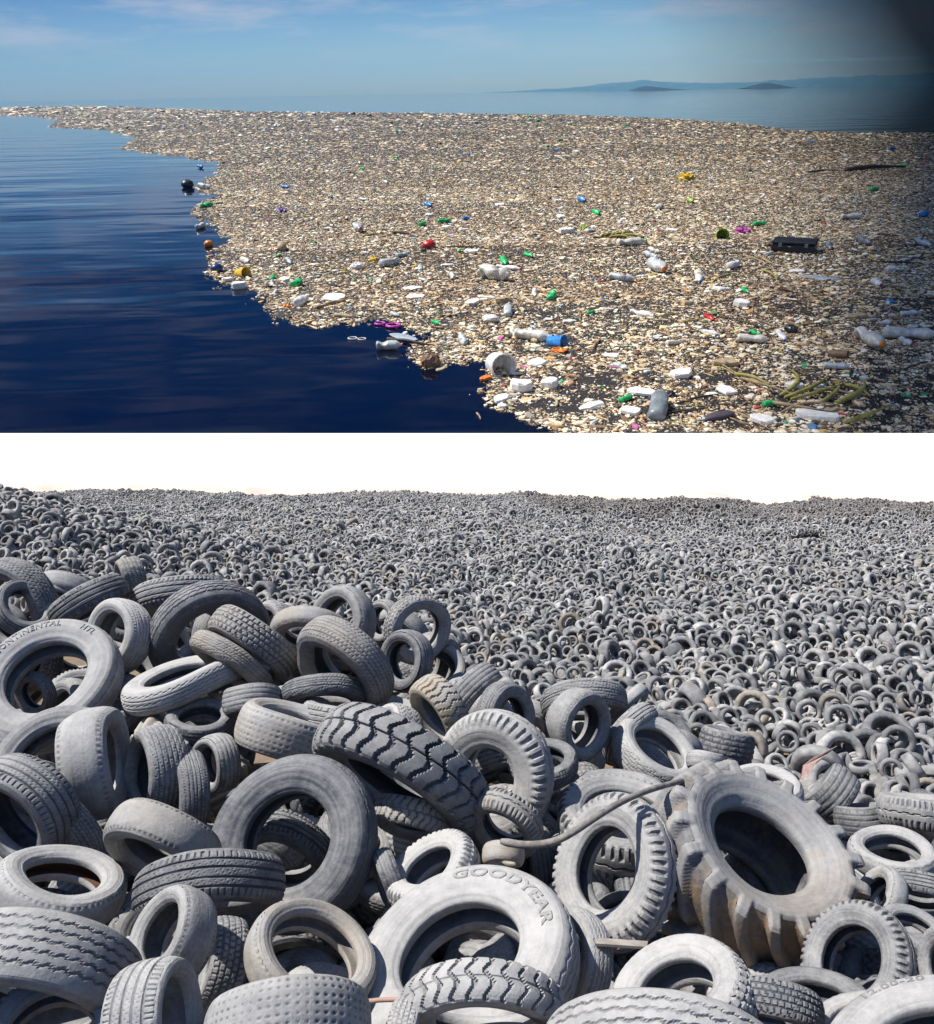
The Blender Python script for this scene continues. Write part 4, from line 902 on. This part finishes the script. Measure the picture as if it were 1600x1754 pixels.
# log stump, boards, sticks
v, f = tube(np.array([(-.5, 0, 0), (-.3, .02, .02), (.1, 0, .02), (.5, -.02, 0)]), np.array([.14, .2, .2, .17]), 14)
o = mk('log', v, f, MP['tan']); o.matrix_world = frame(483, 428, 36, 285, z=.1); tag(o, 'short thick tan log in the left part of the litter', 'log')
for a in [(1022, 591, 52, 52, 'wood', 'flat tan plank pointing up right of the blue cup', .045, .02), (1168, 718, 64, 84, 'wood', 'tan stick upright in the view at the bottom of the litter', .022, .01),
          (1410, 294, 60, 4, 'darkwood', 'left one of the dark branches in the far right litter', .02, .03), (1500, 291, 110, 3, 'darkwood', 'long dark branch in the far right litter', .03, .03),
          (575, 522, 40, 12, 'wood', 'curved brown plank near the left shore', .08, .04), (548, 528, 26, 20, 'wood', 'short plank left of the curved one', .09, .02), (700, 588, 80, 352, 'darkwood', 'dark branch over the water by the pink rings', .03, .02),
          (590, 545, 34, 355, 'tan', 'tan board at the southern shore', .1, .02), (1290, 560, 90, 340, 'darkwood', 'dark thin branch above the palm fronds', .018, .04), (1300, 552, 100, 342, 'wood', 'long brown stick above the palm fronds', .012, .02),
          (1260, 436, 60, 2, 'wood', 'brown stick left below the black case', .03, .03), (1340, 500, 110, 345, 'darkwood', 'long dark stick in the right litter', .012, .06), (1545, 452, 130, 358, 'darkwood', 'very long dark branch at the right edge', .012, .02),
          (1530, 475, 60, 305, 'frond', 'green stalk crossing the dark branch at the right edge', .02, .05), (800, 426, 110, 358, 'darkwood', 'thin dark twig behind the emerald bottle', .012, .03), (640, 404, 40, 8, 'frond', 'green stalk beside the red capped cloudy bottle', .04, .05),
          (688, 402, 34, 355, 'darkwood', 'short black branch in the middle distance', .07, .05), (1140, 575, 46, 335, 'wood', 'brown stick right of the flat plank', .03, .04), (950, 690, 40, 300, 'tan', 'tan strip of bark near the bottom tip', .07, .08),
          (820, 715, 30, 300, 'wood', 'small stick at the bottom tip', .05, .04), (1000, 440, 60, 340, 'darkwood', 'bent dark twig above the white slim bottle', .02, .08), (930, 505 + 90, 1, 0, 'wood', '', 0, 0)]:
    if a[5]: stick(a[0], a[1], a[2], a[3], a[4], a[5], r=a[6], bend=a[7])
slab_ = [(705, 495, 32, 8, 'foam', 'upper one of two white square trays in the middle'), (710, 509, 32, 355, 'foam', 'lower one of two white square trays in the middle')]
for q in slab_: block(*q, cat='tray', name='foam_tray', wy=.9, wz=.08)
for a in [(893, 668, 46, 4, 'foam', 'thick foam slab below the white bucket', .75, .4), (920, 626, 42, 15, 'foam', 'pink tinted foam wedge right of the white bucket', .5, .2), (858, 687, 36, 25, 'foam', 'pointed foam piece at the tip of the litter', .5, .25),
          (1165, 645, 34, 300, 'foam', 'rounded white foam slab with a small hole', .9, .3), (1080, 708, 40, 352, 'foam', 'white foam disc beside the large dark bottle', .7, .25), (410, 494, 32, 4, 'foam', 'white foam wedge drifting off the left shore', .55, .4),
          (390, 482, 22, 10, 'foam', 'low foam piece behind the drifting wedge', .5, .3), (862, 518, 32, 15, 'tan', 'tan foam slab beside the clear bottle', .6, .3), (808, 434, 26, 355, 'foam', 'white foam piece behind the emerald bottle', .5, .25),
          (970, 400, 32, 5, 'foam', 'level white foam board in the far middle', .5, .3), (856, 352, 22, 320, 'foam', 'small white board in the far litter', .6, .15), (1270, 525, 30, 350, 'foam', 'pale foam lump above the cloudy bottle', .6, .4), (1360, 665, 34, 4, 'foam', 'foam block lying among the palm fronds', .5, .3),
          (1215, 573, 36, 352, 'foam', 'thin white foam strip between bottle and fronds', .3, .2), (1240, 625, 46, 5, 'tan', 'cream foam tray above the palm fronds', .7, .2), (942, 664, 32, 350, 'foam', 'lumpy foam block right of the thick slab', .7, .5),
          (1178, 522, 22, 330, 'tan', 'tan foam square right of the large green bottle', .8, .3), (832, 650, 24, 10, 'orange', 'orange scrap beside the white bucket', .5, .2), (860, 655 + 44, 18, 0, 'foam', 'small foam bit at the very tip', .7, .4), (1400, 718, 90, 352, 'foam', 'grey foam sheet at the bottom right', .35, .15)]:
    block(a[0], a[1], a[2], a[3], a[4], a[5], wy=a[6], wz=a[7])
# black case: shell, lid, handle
r = thing('plastic_case', frame(1360, 430, 74, 357, z=.1), 'closed black plastic case standing out in the right litter', 'case')
def rbox(x0, x1, y0, y1, z0, z1, b=.02):
    V = []; 
    for (z, i) in ((z0, b), (z0 + b, 0), (z1 - b, 0), (z1, b)):
        V += [(x0 + i, y0 + i, z), (x1 - i, y0 + i, z), (x1 - i, y1 - i, z), (x0 + i, y1 - i, z)]
    Q = [(0, 3, 2, 1), (12, 13, 14, 15)] + [(4 * k + q, 4 * k + (q + 1) % 4, 4 * k + 4 + (q + 1) % 4, 4 * k + 4 + q) for k in range(3) for q in range(4)]
    return np.array(V, float), [np.array(Q)]
v, f = rbox(-.5, .5, -.36, .36, -.1, .10); mk('shell', v, f, MP['black'], r, smooth=False)
v, f = rbox(-.515, .515, -.375, .375, .103, .17); mk('lid', v, f, MP['black'], r, smooth=False)
v, f = tube(np.array([(-.12, -.37, .05), (-.11, -.43, .05), (.11, -.43, .05), (.12, -.37, .05)]), .016, 8); mk('handle', v, f, MP['black'], r)
for sx in (-.3, .3):
    v, f = rbox(sx - .04, sx + .04, -.392, -.374, .04, .13, .004); mk('latch', v, f, MP['grey'], r, smooth=False)
# shoe sole
t = np.linspace(0, 2 * math.pi, 28, endpoint=False); wd = .19 * (1 + .22 * np.cos(t)) ; sole = np.stack([.5 * np.cos(t), wd * np.sin(t) * 1.0 - .03 * np.cos(t * 2), 0 * t], -1)
V = np.concatenate([sole * (.001, .001, 1) + (0, 0, .05), sole * (.93, .93, 1) + (0, 0, .05), sole + (0, 0, .03), sole + (0, 0, -.05), sole * (.001, .001, 1) + (0, 0, -.05)]).reshape(5, 28, 3).transpose(1, 0, 2).reshape(-1, 3)
M_SOLE = simple('sole_rubber', (.07, .05, .07), .7, nsc=12, var=.3); o = mk('shoe_sole', V, [ringquads(28, 5)[:, ::-1]], M_SOLE); o.matrix_world = frame(1231, 717, 60, 14, z=.06); tag(o, 'dark ribbed shoe sole at the bottom of the litter', 'shoe sole')
# pink swim rings, white loops
def ring(px, py, Lp, mat, label, cat, name, tube_r=.09, sq=1.):
    a = np.arange(24) / 24 * 2 * math.pi; b = np.arange(8) / 8 * 2 * math.pi
    X = (.41 + tube_r * np.cos(b)[None]) * np.cos(a)[:, None]; Y = (.41 + tube_r * np.cos(b)[None]) * np.sin(a)[:, None] * sq; Z = tube_r * np.sin(b)[None] + 0 * X
    o = mk(name, np.stack([X, Y, Z], -1).reshape(-1, 3), [ringquads(24, 8, True)], MP[mat]); o.matrix_world = frame(px, py, Lp, 0, z=.08); return tag(o, label, cat)
ring(651, 556, 20, 'magenta', 'small pink ring at the southern shore', 'ring', 'plastic_ring'); ring(674, 560, 28, 'magenta', 'larger pink ring beside the small one', 'ring', 'plastic_ring')
ring(604, 581, 18, 'foam', 'thin white loop floating alone in dark water', 'loop', 'rope_loop', .05); ring(620, 582, 16, 'foam', 'second white loop touching the lone one', 'loop', 'rope_loop', .05)
# palm fronds: stems (parts) of one frond each
def frond(px, py, Lp, deg, arms, label, mat='frond'):
    r = thing('palm_frond', frame(px, py, Lp, deg, z=.02), label, 'palm frond')
    for k, (x0, y0, a, l, bd, rr, mt) in enumerate(arms):
        t = np.linspace(0, 1, 9); a = math.radians(a)
        pts = np.stack([x0 + l * t * math.cos(a) - bd * np.sin(np.pi * t) * math.sin(a), y0 + l * t * math.sin(a) + bd * np.sin(np.pi * t) * math.cos(a), .02 + .05 * np.sin(np.pi * t)], -1)
        v, f = tube(pts, rr * 1.45 * np.interp(t, [0, .3, 1], [.8, 1, .25]), 7); mk('stalk', v, f, MP[mt], r)
frond(1325, 668, 110, 0, [(-.45, .75, -70, 1.1, .1, .022, 'frond'), (-.40, .5, -55, 1.2, -.1, .02, 'wood'), (0, -.4, 70, 1.5, -.2, .028, 'frond'), (.05, -.5, 50, 1.6, -.15, .026, 'frond'), (.1, -.6, 38, 1.5, -.12, .02, 'frond'), (-.2, -1.2, 20, 1.0, .12, .018, 'wood'), (-.3, -.7, -30, 1.0, -.15, .022, 'wood')], 'spread of olive palm stalks at the bottom of the litter')
frond(1425, 668, 90, 0, [(-.5, -.9, 62, 1.6, -.15, .03, 'frond'), (-.2, -.9, 55, 1.7, -.18, .04, 'frond'), (-.5, -.2, -25, .9, .1, .025, 'wood'), (-.45, -2.0, 40, 1.5, -.1, .03, 'frond'), (.25, .2, -70, .8, .05, .03, 'frond')], 'second spread of olive palm stalks nearer the right edge')
frond(1052, 406, 46, 0, [(-.5 + .1 * k, -.3 + .25 * (k % 3), 60 - 25 * (k % 4), .9, .1, .035, 'frond') for k in range(9)], 'yellow green tangle of stalks in the middle distance')
frond(1245, 640, 60, 0, [(-.4, .6, -60, 1.2, .1, .02, 'frond'), (0, .9, -75, 1.2, -.1, .02, 'wood')], 'thin stalks left of the spread palm stalks')
# generic repeats through the raft
kinds = [('green', 'small green bottle lying in the far litter', 'green bottles strewn through the litter'), ('clear', 'small clear bottle lying in the litter', 'clear bottles strewn through the litter'), ('milky', 'small milky bottle lying in the litter', 'milky bottles strewn through the litter'),
         ('white', 'small white bottle lying in the litter', 'white bottles strewn through the litter'), ('blue', 'small blue bottle lying in the litter', 'blue bottles strewn through the litter')]
rr = random.Random(5); made = 0; tries = 0
taken = [(o.matrix_world.translation[0], o.matrix_world.translation[1]) for o in COL.objects if o.parent is None and o.get('category') and o.matrix_world.translation[2] < 12]
for _k in range(60):      # tangle of thin branches in the right-hand part of the raft
    bx, by = rr.uniform(1120, 1590), rr.uniform(430, 735); stick(bx, by, rr.uniform(40, 110), rr.choice((-1, 1)) * rr.uniform(2, 38), rr.choice(['darkwood', 'darkwood', 'wood', 'frond']), 'thin branch tangled in the darker part of the litter', group='thin branches in the right part of the raft', r=.009 + .008 * rr.random(), bend=rr.uniform(-.12, .12))
while made < 250 and tries < 9000:
    tries += 1; px = rr.uniform(90, 1590); d = 30 + 540 * rr.random() ** 1.7; py = float(HOR(px)) + d
    if py > 735: continue
    if not in_raft(np.array([px - 8, px + 8, px]), np.array([py, py, py + 4])).all(): continue
    p = sea_at(np.array(px), np.array(py)); 
    if any((p[0] - a) ** 2 + (p[1] - b) ** 2 < 49 for a, b in taken): continue
    taken.append((p[0], p[1])); w = max(rr.choice((.10, .13, .16, .21)) * rr.uniform(.8, 1.1) * d / 2.07, rr.uniform(6.5, 11)); made += 1; deg = rr.uniform(-35, 35)
    t = rr.random()
    if t < .42:
        k = rr.choices(kinds, [3, 5, 4, 4, 1])[0]; bottle(px, py, w, deg, k[0], rr.choice(['white', 'blue', 'red', None, None]) if w > 14 else None, k[1], k[2])
    elif t < .68: block(px, py, w * 1.1, deg, 'foam', 'small white foam piece in the litter', group='foam pieces strewn through the litter', wy=rr.uniform(.4, .9), wz=rr.uniform(.1, .25))
    elif t < .80: stick(px, py, w * 1.8, deg, rr.choice(['wood', 'darkwood']), 'thin stick of driftwood in the litter', group='driftwood sticks strewn through the litter', r=.03)
    elif t < .87: block(px, py, w, deg, 'tan', 'small tan board in the litter', cat='board', name='board', group='tan boards strewn through the litter', wy=.5, wz=.15)
    elif t < .93: blob(px, py, w * .7, deg, rr.choice(['black', 'brown']), 'small dark husk in the litter', 'husk', 'coconut_husk', .8, .6, .12, group='dark husks strewn through the litter')
    else:
        cn = rr.choice(['yellow', 'orange', 'red', 'blue', 'lime']); blob(px, py, w * .6, deg, cn, 'small %s wrapper in the litter' % cn, 'wrapper', 'wrapper', .8, .4, .28, group='%s wrappers strewn through the litter' % cn)
print('generic', made)
# ------------------------------------------------------------------ daylight
SKY_ELEV = math.asin(SUN[2]); SKY_AZ = math.atan2(SUN[0], SUN[1])
w = bpy.data.worlds.new('World'); SC.world = w; w.use_nodes = True; nt = w.node_tree; ns, L = nt.nodes, nt.links; bg = ns['Background']
sk = ns.new('ShaderNodeTexSky'); sk.sky_type = 'NISHITA'; sk.sun_disc = False; sk.sun_elevation = SKY_ELEV; sk.sun_rotation = SKY_AZ
sk.air_density = 1.0; sk.dust_density = .6; sk.ozone_density = 2.0; sk.altitude = 0
tc = ns.new('ShaderNodeTexCoord'); sx = ns.new('ShaderNodeSeparateXYZ'); L.new(tc.outputs['Generated'], sx.inputs[0])
el = sx.outputs[2]; az = math_(nt, 'DIVIDE', sx.outputs[0], math_(nt, 'MAXIMUM', sx.outputs[1], .05))
# the air low over the sea is bluer than the model's
tint = ramp(nt, math_(nt, 'MULTIPLY', el, 2.0, True), [(0, (.44, .58, .76)), (.05, (.35, .50, .72)), (.20, (.15, .28, .48)), (.36, (.004, .070, .20)), (.66, (.008, .065, .23)), (1.0, (.66, .84, 1.0))])
col = mixc(nt, 1.0, sk.outputs[0], tint, 'MULTIPLY')
# paler towards the middle of the view, deeper blue away from it
col = mixc(nt, 1.0, col, ramp(nt, math_(nt, 'ADD', math_(nt, 'MULTIPLY', az, .8), .5, True), [(0, (.62, .64, .68)), (.16, (.74, .77, .83)), (.5, (1.12, 1.10, 1.05)), (.72, (1.35, 1.22, 1.08)), (1, (1, 1, 1))]), 'MULTIPLY')
cb = ns.new('ShaderNodeCombineXYZ'); L.new(math_(nt, 'MULTIPLY', az, 5.0), cb.inputs[0]); L.new(math_(nt, 'MULTIPLY', el, 34.0), cb.inputs[1])
cn = noise(nt, cb.outputs[0], 1.0, 7, .62)
cm = math_(nt, 'MULTIPLY', ramp(nt, cn, [(.47, (0, 0, 0)), (.66, (1, 1, 1))]), ramp(nt, math_(nt, 'MULTIPLY', el, 2.0, True), [(.05, (0, 0, 0)), (.12, (.45, .45, .45)), (.22, (.5, .5, .5)), (.5, (.16, .16, .16))]))
col = mixc(nt, cm, col, (4.2, 3.7, 3.8))
# sky darkened towards the right: edge shade put into its colour
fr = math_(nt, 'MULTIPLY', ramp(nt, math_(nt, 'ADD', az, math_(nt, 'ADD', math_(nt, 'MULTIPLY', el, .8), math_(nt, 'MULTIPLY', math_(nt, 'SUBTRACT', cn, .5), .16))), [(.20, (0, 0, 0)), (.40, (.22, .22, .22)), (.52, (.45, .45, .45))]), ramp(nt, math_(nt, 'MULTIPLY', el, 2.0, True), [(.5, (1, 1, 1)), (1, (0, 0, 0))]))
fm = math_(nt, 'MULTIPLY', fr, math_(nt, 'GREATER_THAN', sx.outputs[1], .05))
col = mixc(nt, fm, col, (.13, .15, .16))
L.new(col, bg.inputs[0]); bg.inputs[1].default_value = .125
sun = bpy.data.lights.new('sun', 'SUN'); sun.energy = 4.6; sun.angle = math.radians(.6); sun.color = (1, .955, .89)
so = bpy.data.objects.new('sun', sun); COL.objects.link(so); so.rotation_euler = Vector(SUN).to_track_quat('Z', 'Y').to_euler(); so.location = (0, 0, 300)
# added sheet overhead, not real weather; graded to darken the right-hand side
HC = 900.; sh = SUN[:2] / SUN[2] * HC
m, nt, ns, L, P = newmat('shade_sheet_film'); geo = ns.new('ShaderNodeNewGeometry')
sub = nd(ns, 'ShaderNodeVectorMath', operation='SUBTRACT'); L.new(geo.outputs['Position'], sub.inputs[0]); sub.inputs[1].default_value = (sh[0], sh[1], HC)
s2 = ns.new('ShaderNodeSeparateXYZ'); L.new(sub.outputs[0], s2.inputs[0])
q = math_(nt, 'DIVIDE', s2.outputs[0], math_(nt, 'MAXIMUM', math_(nt, 'ADD', s2.outputs[1], 0), 40))
nz = noise(nt, geo.outputs['Position'], .01, 4)
q = math_(nt, 'ADD', q, math_(nt, 'MULTIPLY', math_(nt, 'SUBTRACT', nz, .5), .05))
den = ramp(nt, q, [(.24, (0, 0, 0)), (.35, (.32, .32, .32)), (.43, (.68, .68, .68)), (.50, (.97, .97, .97))])
far_ = ramp(nt, math_(nt, 'MULTIPLY', s2.outputs[1], 1 / 400., True), [(.33, (0, 0, 0)), (.36, (1, 1, 1))])
tr = ns.new('ShaderNodeBsdfTransparent'); P.inputs['Base Color'].default_value = (.6, .6, .62, 1); P.inputs['Roughness'].default_value = 1
mx = ns.new('ShaderNodeMixShader'); L.new(math_(nt, 'MULTIPLY', den, far_), mx.inputs[0]); L.new(tr.outputs[0], mx.inputs[1]); L.new(P.outputs[0], mx.inputs[2]); L.new(mx.outputs[0], ns['Material Output'].inputs[0])
V = np.array([(sh[0] + 20, sh[1] + 120, HC), (sh[0] + 160000, sh[1] + 120, HC), (sh[0] + 160000, sh[1] + 260000, HC), (sh[0] + 20, sh[1] + 260000, HC)]); V = np.concatenate([V, V + (0, 0, 25)])
if SHADE_SHEET:
    o = mk('shade_sheet', V, [np.array([[0, 1, 2, 3]])], m, smooth=False); tag(o, kind='structure')
# ------------------------------------------------------------------ sea air
if HAZE:
    m, nt, ns, L, P = newmat('sea_air'); ns.remove(P); pv = ns.new('ShaderNodeVolumePrincipled'); pv.inputs['Color'].default_value = (.26, .60, .92, 1); pv.inputs['Density'].default_value = 1.3e-5; pv.inputs['Anisotropy'].default_value = .1
    L.new(pv.outputs[0], ns['Material Output'].inputs['Volume'])
    a, b_, c_, d_, e_, f_ = -41000, 41000, -300, 41500, -30, 1050
    V = np.array([(x, y, z) for z in (e_, f_) for x, y in ((a, c_), (b_, c_), (b_, d_), (a, d_))], float)
    Q = np.array([(0, 3, 2, 1), (4, 5, 6, 7), (0, 1, 5, 4), (1, 2, 6, 5), (2, 3, 7, 6), (3, 0, 4, 7)])
    o = mk('haze', V, [Q], m, smooth=False); tag(o, 'thin blue sea air', 'haze', kind='stuff')
SC.view_settings.view_transform = 'Standard'; SC.view_settings.look = 'None'; SC.view_settings.gamma = 1; SC.view_settings.exposure = EXPOSURE
SC.cycles.volume_bounces = 0; SC.cycles.max_bounces = 5; SC.cycles.diffuse_bounces = 3; SC.cycles.glossy_bounces = 3; SC.cycles.transmission_bounces = 4; SC.cycles.transparent_max_bounces = 6
SC.cycles.use_denoising = True; SC.cycles.use_adaptive_sampling = True
print('objects', len(bpy.data.objects))
